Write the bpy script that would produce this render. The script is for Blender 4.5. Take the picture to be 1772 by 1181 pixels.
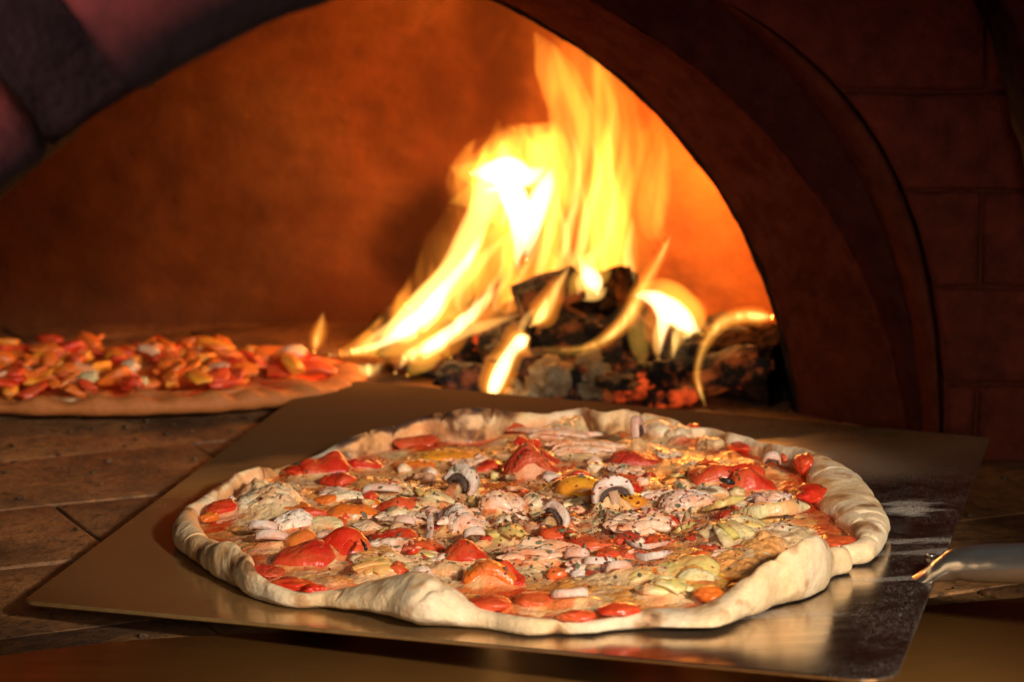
import bpy, bmesh, math, random
import numpy as np
from mathutils import Vector, Matrix
from mathutils.bvhtree import BVHTree

for o in list(bpy.data.objects):
    bpy.data.objects.remove(o, do_unlink=True)
random.seed(7); np.random.seed(7)
scn = bpy.context.scene
COL = scn.collection
R = math.radians

# ------------------------------------------------------------------ camera
FPX = 5000.0; PITCH = R(10.5); CAMH = 0.33
cam_d = bpy.data.cameras.new('camera'); cam = bpy.data.objects.new('camera', cam_d); COL.objects.link(cam)
cam.location = (0, 0, CAMH); cam.rotation_euler = (math.pi/2-PITCH, 0, 0)
cam_d.sensor_width = 36; cam_d.lens = FPX/1772*36
cam_d.clip_start = .05; cam_d.clip_end = 20
cam_d.dof.use_dof = True; cam_d.dof.focus_distance = 1.225; cam_d.dof.aperture_fstop = 13
scn.camera = cam

# ------------------------------------------------------------------ world + lamps
w = bpy.data.worlds.new('World'); scn.world = w; w.use_nodes = True
bg = w.node_tree.nodes['Background']; bg.inputs[0].default_value = (.35, .28, .3, 1); bg.inputs[1].default_value = .012
def lamp(name, kind, loc, energy, col, size=.1, aim=None, **kw):
    d = bpy.data.lights.new(name, kind); d.energy = energy; d.color = col
    if kind == 'AREA': d.shape = 'DISK'; d.size = size
    else: d.shadow_soft_size = size
    for k, v in kw.items(): setattr(d, k, v)
    o = bpy.data.objects.new(name, d); COL.objects.link(o); o.location = loc
    if aim is not None:
        o.rotation_euler = (Vector(aim)-Vector(loc)).to_track_quat('-Z', 'Y').to_euler()
    return o
lamp('key_spot', 'SPOT', (.50, .10, .53), 78, (1, .87, .72), .045, (.0, 1.21, .02), spot_size=R(20.5), spot_blend=.55)
lamp('room_light', 'SPOT', (-.40, .32, .13), 7.5, (1, .66, .72), .08, (-.22, .865, .28), spot_size=R(42), spot_blend=.9)
lamp('front_light', 'SPOT', (.13, -.12, .385), 20, (1, .86, .70), .17, (.09, 1.11, .0), spot_size=R(34), spot_blend=.6)
lamp('fire_light', 'POINT', (.122, 1.757, .130), 1.95, (1, .31, .045), .035)
lamp('ember_light', 'POINT', (-.035, 1.68, .085), .60, (1, .40, .10), .03)
lamp('flame_light', 'POINT', (.13, 1.70, .085), .45, (1, .40, .09), .02)
scn.view_settings.view_transform = 'Standard'; scn.view_settings.look = 'None'
scn.view_settings.exposure = 0; scn.view_settings.gamma = 1
scn.cycles.max_bounces = 8; scn.cycles.transparent_max_bounces = 64; scn.cycles.volume_bounces = 0
scn.cycles.diffuse_bounces = 4; scn.cycles.glossy_bounces = 3; scn.cycles.sample_clamp_indirect = 4
scn.cycles.caustics_reflective = False; scn.cycles.caustics_refractive = False
scn.cycles.volume_step_rate = 1.0

# ------------------------------------------------------------------ picture -> place
CP, SP = math.cos(PITCH), math.sin(PITCH)
def ray(u, v):
    dx = u-886.0; dy = 590.5-v
    return np.array([dx, FPX*CP+dy*SP, -FPX*SP+dy*CP])
C0 = np.array([0, 0, CAMH])
def aty(u, v, y): r = ray(u, v); return C0+r*(y/r[1])
def atz(u, v, z=0.): r = ray(u, v); return C0+r*((z-CAMH)/r[2])
PEEL_Z = .0185
PAX, PAY = 0.045, -0.012       # slopes of the peel
def pz(x, y): return PEEL_Z+PAX*x+PAY*(y-1.24)
def atp(u, v, h=0.):
    r = ray(u, v)   # z = PEEL_Z + PAX x + PAY (y-1.24) + h
    t = (PEEL_Z+h-PAY*1.24-CAMH)/(r[2]-PAX*r[0]-PAY*r[1])
    return C0+r*t

# ------------------------------------------------------------------ noise
_rs = np.random.RandomState(3); _perm = _rs.permutation(256); _perm = np.concatenate([_perm]*3)
_g = _rs.normal(size=(256, 3)); _g /= np.linalg.norm(_g, axis=1)[:, None]
def noise(P):
    P = np.asarray(P, float); I = np.floor(P).astype(int); f = P-I; I &= 255
    u = f*f*f*(f*(f*6-15)+10); out = 0
    for dx in (0, 1):
        for dy in (0, 1):
            for dz in (0, 1):
                h = _perm[_perm[_perm[(I[..., 0]+dx) & 255]+((I[..., 1]+dy) & 255)]+((I[..., 2]+dz) & 255)]
                g = _g[h]; d = f-np.array([dx, dy, dz])
                wx = u[..., 0] if dx else 1-u[..., 0]; wy = u[..., 1] if dy else 1-u[..., 1]; wz = u[..., 2] if dz else 1-u[..., 2]
                out = out+wx*wy*wz*(g*d).sum(-1)
    return out*1.6
def fbm(P, sc, octv=4, seed=0.):
    P = np.asarray(P, float)*sc+seed*13.37; a = 1; s = 0; n = 0
    for i in range(octv):
        s = s+a*noise(P); n += a; a *= .5; P = P*2.03+5.1
    return s/n
def sst(a, b, x): t = np.clip((x-a)/(b-a), 0, 1); return t*t*(3-2*t)

# ------------------------------------------------------------------ mesh helpers
def mesh_from(name, V, F, smooth=True):
    me = bpy.data.meshes.new(name)
    V = np.asarray(V, np.float32)
    if isinstance(F, np.ndarray):
        k = F.shape[1]; n = len(F)
        me.vertices.add(len(V)); me.vertices.foreach_set('co', V.ravel())
        me.loops.add(n*k); me.loops.foreach_set('vertex_index', F.astype(np.int32).ravel())
        me.polygons.add(n); me.polygons.foreach_set('loop_start', np.arange(0, n*k, k, dtype=np.int32))
        me.polygons.foreach_set('loop_total', np.full(n, k, dtype=np.int32))
        me.update(calc_edges=True)
    else:
        me.from_pydata([tuple(map(float, v)) for v in V], [], [tuple(map(int, f)) for f in F]); me.update()
    me.polygons.foreach_set('use_smooth', [smooth]*len(me.polygons))
    return me
def link(name, me, mat=None, parent=None, loc=None):
    o = bpy.data.objects.new(name, me); COL.objects.link(o)
    if mat is not None:
        me.materials.clear(); me.materials.append(mat)
    if parent is not None: o.parent = parent
    if loc is not None: o.location = loc
    return o
def tag(o, label=None, cat=None, group=None, kind=None):
    if label: o['label'] = label
    if cat: o['category'] = cat
    if group: o['group'] = group
    if kind: o['kind'] = kind
    return o
def empty(name, loc, label, cat, group=None):
    o = bpy.data.objects.new(name, None); COL.objects.link(o); o.location = loc; o.empty_display_size = .02
    return tag(o, label, cat, group)
def rel(parent, V): return np.asarray(V)-np.array(parent.location)
def grid_faces(nu, nv, wrap_v=False, wrap_u=False):
    iu = np.arange(nu if wrap_u else nu-1); iv = np.arange(nv if wrap_v else nv-1)
    A, B = np.meshgrid(iu, iv, indexing='ij'); A = A.ravel(); B = B.ravel()
    A1 = (A+1) % nu; B1 = (B+1) % nv
    return np.stack([A*nv+B, A1*nv+B, A1*nv+B1, A*nv+B1], 1)
def sweep(P, W, T, side=None, ns=14, power=1.0, cup=0.):
    """closed tube along P; W half-width along side, T half-thickness along normal"""
    P = np.asarray(P, float); n = len(P); W = np.broadcast_to(W, n); T = np.broadcast_to(T, n)
    tan = np.gradient(P, axis=0); tan /= np.linalg.norm(tan, axis=1)[:, None]+1e-12
    S = np.tile(np.array(side if side is not None else (0, 1, 0), float), (n, 1))
    S = S-tan*(S*tan).sum(1)[:, None]; S /= np.linalg.norm(S, axis=1)[:, None]+1e-12
    N = np.cross(S, tan)
    a = np.linspace(0, 2*np.pi, ns, endpoint=False)
    ca = np.sign(np.cos(a))*np.abs(np.cos(a))**power; sa = np.sign(np.sin(a))*np.abs(np.sin(a))**power
    V = P[:, None]+S[:, None]*(ca[None, :, None]*W[:, None, None])+N[:, None]*(sa[None, :, None]*T[:, None, None]+cup*(ca**2)[None, :, None]*W[:, None, None])
    V = V.reshape(-1, 3); F = [tuple(f) for f in grid_faces(n, ns, wrap_v=True)]
    F.append(tuple(range(ns-1, -1, -1))); F.append(tuple((n-1)*ns+i for i in range(ns)))
    return V, F
_ico = {}
def ico(sub):
    if sub not in _ico:
        bm = bmesh.new(); bmesh.ops.create_icosphere(bm, subdivisions=sub, radius=1)
        _ico[sub] = (np.array([v.co[:] for v in bm.verts]), np.array([[v.index for v in f.verts] for f in bm.faces])); bm.free()
    return _ico[sub]
def blob(w, d, t, seed=0, rough=.25, sub=4, freq=1.3, box=1.0, fine=.05):
    V, F = ico(sub); V = V.copy()
    V = np.sign(V)*np.abs(V)**box
    n = fbm(V, freq, 3, seed); n2 = fbm(V, freq*4, 3, seed+9)
    V = V*(1+rough*1.6*n+fine*1.5*n2)[:, None]
    return V*np.array([w/2, d/2, t/2]), F
def spl(pts, n):
    """Catmull-Rom through rows of pts (any width) resampled to n"""
    P = np.asarray(pts, float); m = len(P)
    P = np.vstack([2*P[0]-P[1], P, 2*P[-1]-P[-2]]); t = np.linspace(0, m-1, n); i = np.clip(t.astype(int), 0, m-2); f = (t-i)[:, None]
    a, b, c, d = P[i], P[i+1], P[i+2], P[i+3]
    return .5*((2*b)+(-a+c)*f+(2*a-5*b+4*c-d)*f**2+(-a+3*b-3*c+d)*f**3)
def rounded_box(sx, sy, sz, bev, seed=0, rough=0., cuts=0):
    bm = bmesh.new(); bmesh.ops.create_cube(bm, size=1)
    bmesh.ops.scale(bm, vec=(sx, sy, sz), verts=bm.verts)
    bmesh.ops.bevel(bm, geom=bm.edges[:]+bm.verts[:], offset=bev, segments=2, affect='EDGES', profile=.6)
    if cuts: bmesh.ops.subdivide_edges(bm, edges=bm.edges[:], cuts=cuts, use_grid_fill=True)
    V = np.array([v.co[:] for v in bm.verts]); F = [tuple(v.index for v in f.verts) for f in bm.faces]; bm.free()
    if rough: V = V+rough*np.stack([noise(V*40+seed*3.1), noise(V*40+seed*3.1+50), noise(V*40+seed*3.1+90)], 1)
    return V, F

# ------------------------------------------------------------------ materials
class NT:
    def __init__(s, name):
        s.m = bpy.data.materials.new(name); s.m.use_nodes = True; s.t = s.m.node_tree; s.b = s.t.nodes['Principled BSDF']; s.out = s.t.nodes['Material Output']
        s.co = s.t.nodes.new('ShaderNodeTexCoord').outputs['Object']
    def n(s, typ, **kw):
        nd = s.t.nodes.new('ShaderNode'+typ)
        for k, v in kw.items():
            if k in nd.inputs: s.set(nd.inputs[k], v)
            else: setattr(nd, k, v)
        return nd
    def set(s, inp, v):
        if isinstance(v, bpy.types.NodeSocket): s.t.links.new(v, inp)
        else: inp.default_value = v
    def noise(s, scale, detail=4, rough=.55, co=None, dist=0.):
        nd = s.n('TexNoise'); nd.inputs['Scale'].default_value = scale; nd.inputs['Detail'].default_value = detail; nd.inputs['Roughness'].default_value = rough
        nd.inputs['Distortion'].default_value = dist; s.t.links.new(co or s.co, nd.inputs['Vector']); return nd.outputs['Fac']
    def map(s, scale=(1, 1, 1), rot=(0, 0, 0), loc=(0, 0, 0), co=None):
        nd = s.n('Mapping'); nd.inputs['Scale'].default_value = scale; nd.inputs['Rotation'].default_value = rot; nd.inputs['Location'].default_value = loc
        s.t.links.new(co or s.co, nd.inputs['Vector']); return nd.outputs[0]
    def ramp(s, fac, stops):
        nd = s.n('ValToRGB'); cr = nd.color_ramp
        while len(cr.elements) < len(stops): cr.elements.new(.5)
        for e, (p, c) in zip(cr.elements, stops):
            e.position = p; e.color = (c, c, c, 1) if isinstance(c, (int, float)) else (*c, 1)
        s.t.links.new(fac, nd.inputs[0]); return nd.outputs[0]
    def mix(s, fac, a, b, mode='MIX'):
        nd = s.n('Mix', data_type='RGBA', blend_type=mode)
        for i, v in ((0, fac), (6, a), (7, b)):
            if isinstance(v, tuple) and len(v) == 3: v = (*v, 1)
            s.set(nd.inputs[i], v)
        return nd.outputs[2]
    def math(s, op, a, b=0.):
        nd = s.n('Math', operation=op); s.set(nd.inputs[0], a); s.set(nd.inputs[1], b); return nd.outputs[0]
    def attr(s, name): nd = s.n('Attribute', attribute_name=name); return nd.outputs['Color']
    def bump(s, h, strength=.5, dist=.001):
        nd = s.n('Bump'); s.set(nd.inputs['Strength'], strength); nd.inputs['Distance'].default_value = dist
        s.t.links.new(h, nd.inputs['Height']); s.t.links.new(nd.outputs[0], s.b.inputs['Normal']); return nd
    def P(s, **kw):
        for k, v in kw.items():
            k = k.replace('_', ' ')
            if isinstance(v, tuple) and len(v) == 3 and k in ('Base Color',): v = (*v, 1)
            s.set(s.b.inputs[k], v)
        return s

def food(name, c1, c2, scale=200, rough=.4, coat=.3, sss=.25, speck=0., speckc=(.16, .03, .01), bump=.3, bscale=700, c3=None, srad=(.006, .002, .001)):
    m = NT(name)
    col = m.mix(m.ramp(m.noise(scale), [(.3, 0.), (.7, 1.)]), c1, c2)
    if c3: col = m.mix(m.ramp(m.noise(scale*.45, co=m.map(loc=(.3, .1, .7))), [(.5, 0.), (.68, 1.)]), col, c3)
    if speck:
        f = m.ramp(m.noise(2300, 2, .5), [(.65-speck*.10, 0.), (.70-speck*.10, .9)])
        g = m.ramp(m.noise(110, 3), [(.44, .0), (.60, 1.)])
        col = m.mix(m.math('MULTIPLY', f, g), col, speckc)
    geo = m.n('NewGeometry').outputs['Position']
    if sss: col = m.mix(m.math('MULTIPLY', m.ramp(m.noise(55, 5, .65, geo), [(.44, 0.), (.62, 1.)]), .55), col, (.66, .17, .045))
    m.P(Base_Color=col, Roughness=m.math('ADD', rough+.02, m.math('MULTIPLY', m.noise(260, 3), .16)), Coat_Weight=coat*.55, Coat_Roughness=.2, Subsurface_Weight=sss, Subsurface_Radius=srad, Subsurface_Scale=.4)
    h = m.math('ADD', m.noise(bscale, 4), m.math('MULTIPLY', m.noise(bscale*.25, 2), 2.))
    m.bump(h, bump, .0012)
    return m.m
M = {}
M['red'] = food('red_pepper', (.58, .018, .010), (.66, .045, .012), 90, .32, .5, .3, .3, (.22, .02, .008), .35, 380, c3=(.68, .10, .02))
M['deepred'] = food('spiced_pepper', (.50, .02, .010), (.60, .06, .02), 120, .42, .3, .2, .9, (.20, .02, .01), .7, 700)
M['orange'] = food('orange_pepper', (.78, .14, .015), (.75, .22, .02), 60, .3, .5, .3, .25, (.25, .03, .01), .25, 500)
M['tomato'] = food('tomato', (.66, .04, .010), (.62, .022, .010), 70, .25, .6, .35, .15, (.3, .02, .01), .25, 350, c3=(.76, .15, .03))
M['yolk'] = food('yellow_tomato', (.85, .38, .03), (.82, .30, .02), 60, .28, .5, .35, .25, (.30, .05, .01), .2, 400)
M['cheese'] = food('cheese', (.82, .68, .46), (.80, .60, .36), 90, .35, .4, .35, .3, (.30, .06, .02), .4, 300, c3=(.72, .36, .14))
M['white'] = food('chicken', (.92, .78, .66), (.90, .64, .46), 80, .42, .4, .4, .45, (.34, .055, .02), .5, 400, c3=(.86, .40, .18))
M['shred'] = food('shredded_chicken', (.88, .66, .50), (.86, .52, .32), 110, .42, .4, .35, .4, (.34, .06, .02), .6, 450, c3=(.80, .30, .11))
M['arti'] = food('artichoke', (.74, .62, .26), (.80, .70, .42), 110, .35, .4, .35, .45, (.28, .06, .02), .5, 500, c3=(.60, .50, .16))
M['artig'] = food('artichoke_leaf', (.70, .56, .16), (.62, .54, .20), 90, .32, .45, .35, .2, (.28, .08, .02), .35, 400)
M['mush'] = food('mushroom', (.76, .68, .60), (.62, .46, .34), 120, .55, .1, .2, .35, (.22, .08, .04), .4, 700)
M['mushb'] = food('mushroom_stem', (.50, .32, .18), (.36, .19, .10), 150, .5, .2, .15, .4, (.10, .04, .02), .5, 700)
M['gill'] = food('mushroom_gill', (.06, .035, .025), (.12, .07, .05), 300, .7, .0, 0., 0, bump=.8, bscale=900)
M['herb'] = food('herb', (.07, .065, .028), (.12, .10, .045), 300, .6, .1, .0, 0)
M['herb2'] = food('thyme_leaf', (.15, .16, .085), (.10, .11, .055), 300, .6, .1, .0, 0)
M['flake'] = food('chilli_flake', (.22, .025, .010), (.34, .05, .015), 300, .5, .2, .0, 0)
M['black'] = food('burnt_bit', (.012, .010, .010), (.03, .02, .02), 300, .4, .3, .0, 0)

def plaster(name, c1, c2, c3, rough=.8, bump=.5, spec=.2, s=1.):
    m = NT(name)
    a = m.ramp(m.noise(14*s, 6, .6), [(.35, 0.), (.65, 1.)]); b = m.ramp(m.noise(70*s, 6, .65), [(.40, 0.), (.66, 1.)])
    col = m.mix(b, m.mix(a, c1, c2), c3)
    m.P(Base_Color=col, Roughness=rough, Specular_IOR_Level=0.)
    h = m.math('ADD', m.noise(300*s, 5, .6), m.math('MULTIPLY', m.noise(45*s, 4), 3.)); m.bump(h, bump, .004)
    return m.m
M['wall'] = plaster('oven_wall', (.42, .20, .09), (.30, .11, .05), (.20, .09, .05), .85, .45, .15)
def wall_mat():
    m = NT('oven_wall')
    a = m.ramp(m.noise(11, 5, .6), [(.35, 0.), (.65, 1.)]); b = m.ramp(m.noise(60, 6, .7), [(.42, 0.), (.66, 1.)])
    col = m.mix(a, (.32, .125, .045), (.27, .08, .028)); col = m.mix(m.math('MULTIPLY', b, .6), col, (.20, .07, .026))
    col = m.mix(m.n('Attribute', attribute_name='SootShade').outputs['Fac'], col, (.045, .018, .010))
    m.P(Base_Color=col, Roughness=.85, Specular_IOR_Level=.0)
    m.bump(m.math('ADD', m.noise(260, 5, .6), m.math('MULTIPLY', m.noise(45, 4), 3.)), .25, .004); return m.m
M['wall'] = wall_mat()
M['mouth'] = plaster('sooty_plaster', (.092, .022, .010), (.064, .015, .007), (.115, .030, .014), .6, .35, .2)
M['mouth_dark'] = plaster('dark_plaster', (.05, .012, .008), (.035, .009, .006), (.065, .017, .011), .5, .3, .3)
M['wbrick'] = plaster('wall_brick', (.16, .034, .020), (.12, .025, .015), (.08, .019, .012), .65, .5, .3)
def obrick_mat():
    m = NT('arch_brick'); a = m.ramp(m.noise(9, 4, .6), [(.35, 0.), (.65, 1.)]); b = m.ramp(m.noise(50, 5, .65), [(.42, 0.), (.66, 1.)])
    col = m.mix(a, (.52, .13, .10), (.40, .09, .075)); col = m.mix(b, col, (.20, .06, .05))
    col = m.mix(m.n('Attribute', attribute_name='SootShade').outputs['Fac'], col, (.018, .012, .012))
    m.P(Base_Color=col, Roughness=.85, Specular_IOR_Level=.2); m.bump(m.math('ADD', m.noise(200, 5, .6), m.math('MULTIPLY', m.noise(32, 4), 3.)), .7, .004); return m.m
M['obrick'] = obrick_mat()
M['mortar'] = plaster('mortar', (.055, .036, .034), (.038, .025, .024), (.03, .02, .02), .95, .8, .1)
M['soot'] = plaster('soot', (.02, .016, .016), (.03, .022, .02), (.012, .01, .01), .9, .7, .1)
M['joint'] = plaster('floor_joint', (.05, .028, .018), (.03, .018, .012), (.07, .04, .025), .95, .8, .1)
def floor_mat():
    m = NT('fire_brick')
    info = m.n('ObjectInfo').outputs['Random']
    geo = m.n('NewGeometry').outputs['Position']
    a = m.ramp(m.noise(30, 6, .65, geo), [(.35, 0.), (.68, 1.)]); b = m.ramp(m.noise(160, 5, .7, geo), [(.52, 0.), (.68, 1.)])
    base = m.mix(info, (.42, .20, .07), (.32, .145, .05))
    col = m.mix(a, base, (.20, .085, .03)); col = m.mix(b, col, (.06, .028, .014)); col = m.mix(m.ramp(m.noise(9, 6, .7, geo), [(.45, 0.), (.62, .8)]), col, (.05, .025, .013))
    f = m.ramp(m.noise(1100, 2, .5, geo), [(.68, 0.), (.72, 1.)]); g = m.ramp(m.noise(14, 3, .5, geo), [(.45, 0.), (.65, 1.)])
    col = m.mix(m.math('MULTIPLY', m.math('MULTIPLY', f, g), .6), col, (.5, .38, .26))
    m.P(Base_Color=col, Roughness=m.ramp(m.noise(60, 4, .6, geo), [(.3, .42), (.7, .75)]), Specular_IOR_Level=.45)
    m.bump(m.math('ADD', m.noise(500, 5, .65, geo), m.math('MULTIPLY', m.noise(90, 4, .6, geo), 2.5)), .55, .002)
    return m.m
M['floor'] = floor_mat()
def metal(name, base, r0, r1, flour=0., streak_rot=0., metallic=1., reflect_tint=0.):
    m = NT(name)
    st = m.noise(1., 3, .5, m.map((900, 14, 14), (0, 0, streak_rot)))
    st2 = m.noise(1., 4, .6, m.map((14, 260, 14), (0, 0, streak_rot)))
    rr = m.ramp(m.mix(.5, m.noise(25, 4), st2), [(.35, r0), (.65, r1)])
    col = m.mix(m.ramp(st2, [(.3, 0.), (.7, 1.)]), base, tuple(c*.82 for c in base))
    m.P(Base_Color=col, Metallic=metallic, Roughness=rr, Anisotropic=.3)
    if reflect_tint:  # gold reflection of the lit wall painted into the left half
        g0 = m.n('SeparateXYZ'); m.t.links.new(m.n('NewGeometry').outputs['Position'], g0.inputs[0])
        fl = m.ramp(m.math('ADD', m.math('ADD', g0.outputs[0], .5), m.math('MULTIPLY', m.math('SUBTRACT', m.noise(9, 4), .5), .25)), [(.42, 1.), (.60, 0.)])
        fm = m.math('MULTIPLY', fl, reflect_tint); col = m.mix(m.math('MULTIPLY', fl, .85), col, m.mix(m.ramp(m.noise(1., 3, .55, m.map((5, 420, 5))), [(.3, 0.), (.7, 1.)]), (.60, .33, .09), (.90, .54, .18)))
        fb = m.math('MULTIPLY', m.ramp(m.math('ADD', m.math('SUBTRACT', g0.outputs[1], 1.), m.math('MULTIPLY', m.math('SUBTRACT', m.noise(14, 4), .5), .10)), [(.27, 0.), (.40, 1.)]), 1.); fm = m.math('MAXIMUM', fm, fb)  # dull dark brown painted over the back to take away the fire's reflection
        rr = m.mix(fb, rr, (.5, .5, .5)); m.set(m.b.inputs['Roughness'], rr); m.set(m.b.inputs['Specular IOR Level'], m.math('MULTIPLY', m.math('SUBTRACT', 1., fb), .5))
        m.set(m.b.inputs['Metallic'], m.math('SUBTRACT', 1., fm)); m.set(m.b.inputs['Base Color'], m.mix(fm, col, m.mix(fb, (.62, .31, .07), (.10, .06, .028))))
    fac = None
    if flour:
        geo = m.n('NewGeometry').outputs['Position']
        sep = m.n('SeparateXYZ'); m.t.links.new(geo, sep.inputs[0])
        # even sprinkle, denser on the right half of the blade
        gx = m.ramp(sep.outputs[0], [(.0, .14), (.09, .30), (.16, 1.)])
        grain = m.ramp(m.noise(2600, 1, .5, geo), [(.60, 0.), (.68, 1.)])
        patch = m.ramp(m.noise(38, 4, .6, geo), [(.40, 0.15), (.62, 1.)])
        f1 = m.math('MULTIPLY', m.math('MULTIPLY', grain, patch), gx)
        # swept smears of flour
        sm = None
        for (u, v, rx, ry, s0) in ((1572, 880, .016, .016, .95), (1600, 884, .016, .0035, .8), (1590, 935, .030, .006, .55), (1575, 1000, .034, .006, .4), (1600, 955, .035, .007, .45), (1330, 1063, .024, .007, .5), (1400, 790, .018, .012, .5)):
            p = atp(u, v)
            mp = m.map((1/rx, 1/ry, 1), (0, 0, 0), (-p[0]/rx, -p[1]/ry, -pz(p[0], p[1])), geo)
            le = m.n('VectorMath', operation='LENGTH'); m.t.links.new(mp, le.inputs[0])
            d = m.math('ADD', le.outputs['Value'], m.math('MULTIPLY', m.math('SUBTRACT', m.noise(1., 4, .6, m.map((60, 120, 1), (0, 0, R(12)), co=geo)), .5), 2.4))
            k = m.math('MULTIPLY', m.math('MULTIPLY', m.ramp(d, [(.35, 1.), (1.1, 0.)]), m.ramp(m.noise(1700, 2, .6, geo), [(.38, .15), (.58, 1.)])), s0)
            sm = k if sm is None else m.math('MAXIMUM', sm, k)
        fac = m.math('MAXIMUM', m.math('MULTIPLY', f1, flour), sm)
        dif = m.n('BsdfDiffuse'); dif.inputs[0].default_value = (.62, .55, .47, 1)
        mx = m.n('MixShader'); m.t.links.new(fac, mx.inputs[0]); m.t.links.new(m.b.outputs[0], mx.inputs[1]); m.t.links.new(dif.outputs[0], mx.inputs[2])
        m.t.links.new(mx.outputs[0], m.out.inputs[0])
    m.bump(st, .06, .0003)
    return m.m
M['peel'] = metal('brushed_steel', (.58, .47, .35), .13, .23, flour=.8, reflect_tint=.24)
M['steel'] = metal('handle_steel', (.88, .86, .82), .20, .28, metallic=.95)
M['plate'] = metal('worn_plate', (.85, .40, .10), .16, .28, metallic=.35)

# =================================================================== SETTING
# ---- oven floor: fire bricks laid in running bond, turned 25 degrees
fl_me = mesh_from('floor', [(-1, .1, -.0022), (1, .1, -.0022), (1, 2.1, -.0022), (-1, 2.1, -.0022)], [(0, 1, 2, 3)], False)
floor = tag(link('floor', fl_me, M['joint']), kind='structure')
uax = np.array([math.cos(R(25)), math.sin(R(25))]); nax = np.array([-uax[1], uax[0]])
O = np.array([-.238, 1.341]); BH = .105; BL = .21
bricks = []
for k in range(3):
    V, F = rounded_box(BL-.0022, BH-.0022, .02, .0013, k*5+1, .0007, 3)
    bricks.append(mesh_from('brick', V, F))
for i in range(-14, 10):
    off = np.dot(np.array([-.134, 1.164])-O, uax) + (BL/2 if (i % 2) == 0 else 0)
    for j in range(-8, 8):
        c = O+nax*(i+.5)*BH+uax*(off+(j+.5)*BL)
        if not (.72 < c[1] < 2.0 and abs(c[0]) < .16+.26*c[1]): continue
        b = link('brick', bricks[(i*3+j) % 3], M['floor'], floor)
        b.location = (c[0], c[1], -.010+random.uniform(-.0008, .0006)); b.rotation_euler = (random.uniform(-.003, .003), random.uniform(-.003, .003), R(25)+random.uniform(-.006, .006))

# ---- ash crumbs and charcoal specks lying about on the floor bricks
rc_ = random.Random(4); VV = []; FF = []; nb = 0
for k in range(520):
    x = rc_.uniform(-.32, .34); y = rc_.uniform(1.06, 1.62)
    if rc_.random() < .55: y = 1.62-abs(rc_.gauss(0, .13))
    s = rc_.choice([.0008, .0012, .0018, .0028])*rc_.uniform(.7, 1.3); V, F = blob(s*1.6, s, s*.7, k, .4, 1)
    an = rc_.uniform(0, 6.28); V = V@np.array(Matrix.Rotation(an, 3, 'Z')).T+np.array([x, y, s*.25]); VV.append(V); FF.append(F+nb); nb += len(V)
crumbs = link('crumbs', mesh_from('crumbs', np.vstack(VV), np.vstack(FF)), None)
# ---- landing plate at the very front, smooth and shiny, curved back edge
pe = [atz(-150, 1172), atz(0, 1150), atz(180, 1127), atz(380, 1113), atz(700, 1104), atz(1100, 1092), atz(1500, 1070), atz(1760, 1048), atz(2100, 1020)]
pe = spl([(p[0], p[1]) for p in pe], 60)
back = [(x, y, .003) for x, y in pe]; V = []; F = []
n = len(back)
for k, (x, y, z) in enumerate(back): V += [(x, y-.0, -.001), (x, y, .0022), (x, y-.0012, .0034), (x, .30, .0034), (x, .30, -.001)]
for k in range(n-1):
    for q in range(4): F.append((k*5+q, k*5+5+q, k*5+6+q, k*5+1+q))
plate = tag(link('landing_plate', mesh_from('landing_plate', V, F), M['plate']), 'smooth brown metal plate with a curved back edge lying under the front of the peel', 'plate')

# ---- inner chamber wall and vault
nu, nv = 260, 120
th = np.linspace(-.12*np.pi, 1.12*np.pi, nu); ph = np.linspace(0, np.pi/2, nv)
TH, PH = np.meshgrid(th, ph, indexing='ij')
def se(c, e): return np.sign(c)*np.abs(c)**e
prof = se(np.cos(PH), .55); zz = -.01+.40*se(np.sin(PH), .8)
aX = np.where(np.cos(TH) > 0, .405, .50)
X = -.12+aX*se(np.cos(TH), .75)*prof; Y = 1.545+.300*se(np.sin(TH), .75)*prof; Z = zz
Pn = np.stack([X, Y, Z], -1)
step = .006*sst(.058, .066, Z+.006*noise(Pn*9))*(X < .05)
amp = .006*fbm(Pn, 9, 5, 2)+.0025*fbm(Pn, 45, 3, 4)+step
nrm = np.stack([np.cos(TH), np.sin(TH), 0*TH], -1)
Pn = Pn+nrm*amp[..., None]
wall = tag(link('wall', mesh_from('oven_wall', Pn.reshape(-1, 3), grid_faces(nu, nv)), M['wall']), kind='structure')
# soot stains with shapes of their own: beside the blaze, along the foot of the wall, on the old joint line; the firelight's falloff is painted in too, darker to the left
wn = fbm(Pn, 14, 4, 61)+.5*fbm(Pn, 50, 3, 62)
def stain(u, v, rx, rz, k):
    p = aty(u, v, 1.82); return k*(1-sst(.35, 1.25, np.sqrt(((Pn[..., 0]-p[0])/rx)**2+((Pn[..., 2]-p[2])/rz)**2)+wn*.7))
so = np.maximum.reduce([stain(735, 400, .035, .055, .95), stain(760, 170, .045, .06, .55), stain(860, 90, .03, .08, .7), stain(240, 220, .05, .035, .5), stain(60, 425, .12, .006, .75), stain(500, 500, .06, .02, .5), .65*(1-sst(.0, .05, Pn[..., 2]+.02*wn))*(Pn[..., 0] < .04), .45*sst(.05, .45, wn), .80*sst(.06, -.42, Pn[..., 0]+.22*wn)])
at = wall.data.attributes.new('SootShade', 'FLOAT', 'POINT'); at.data.foreach_set('value', np.clip(so, 0, 1).astype(np.float32).ravel())

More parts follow.
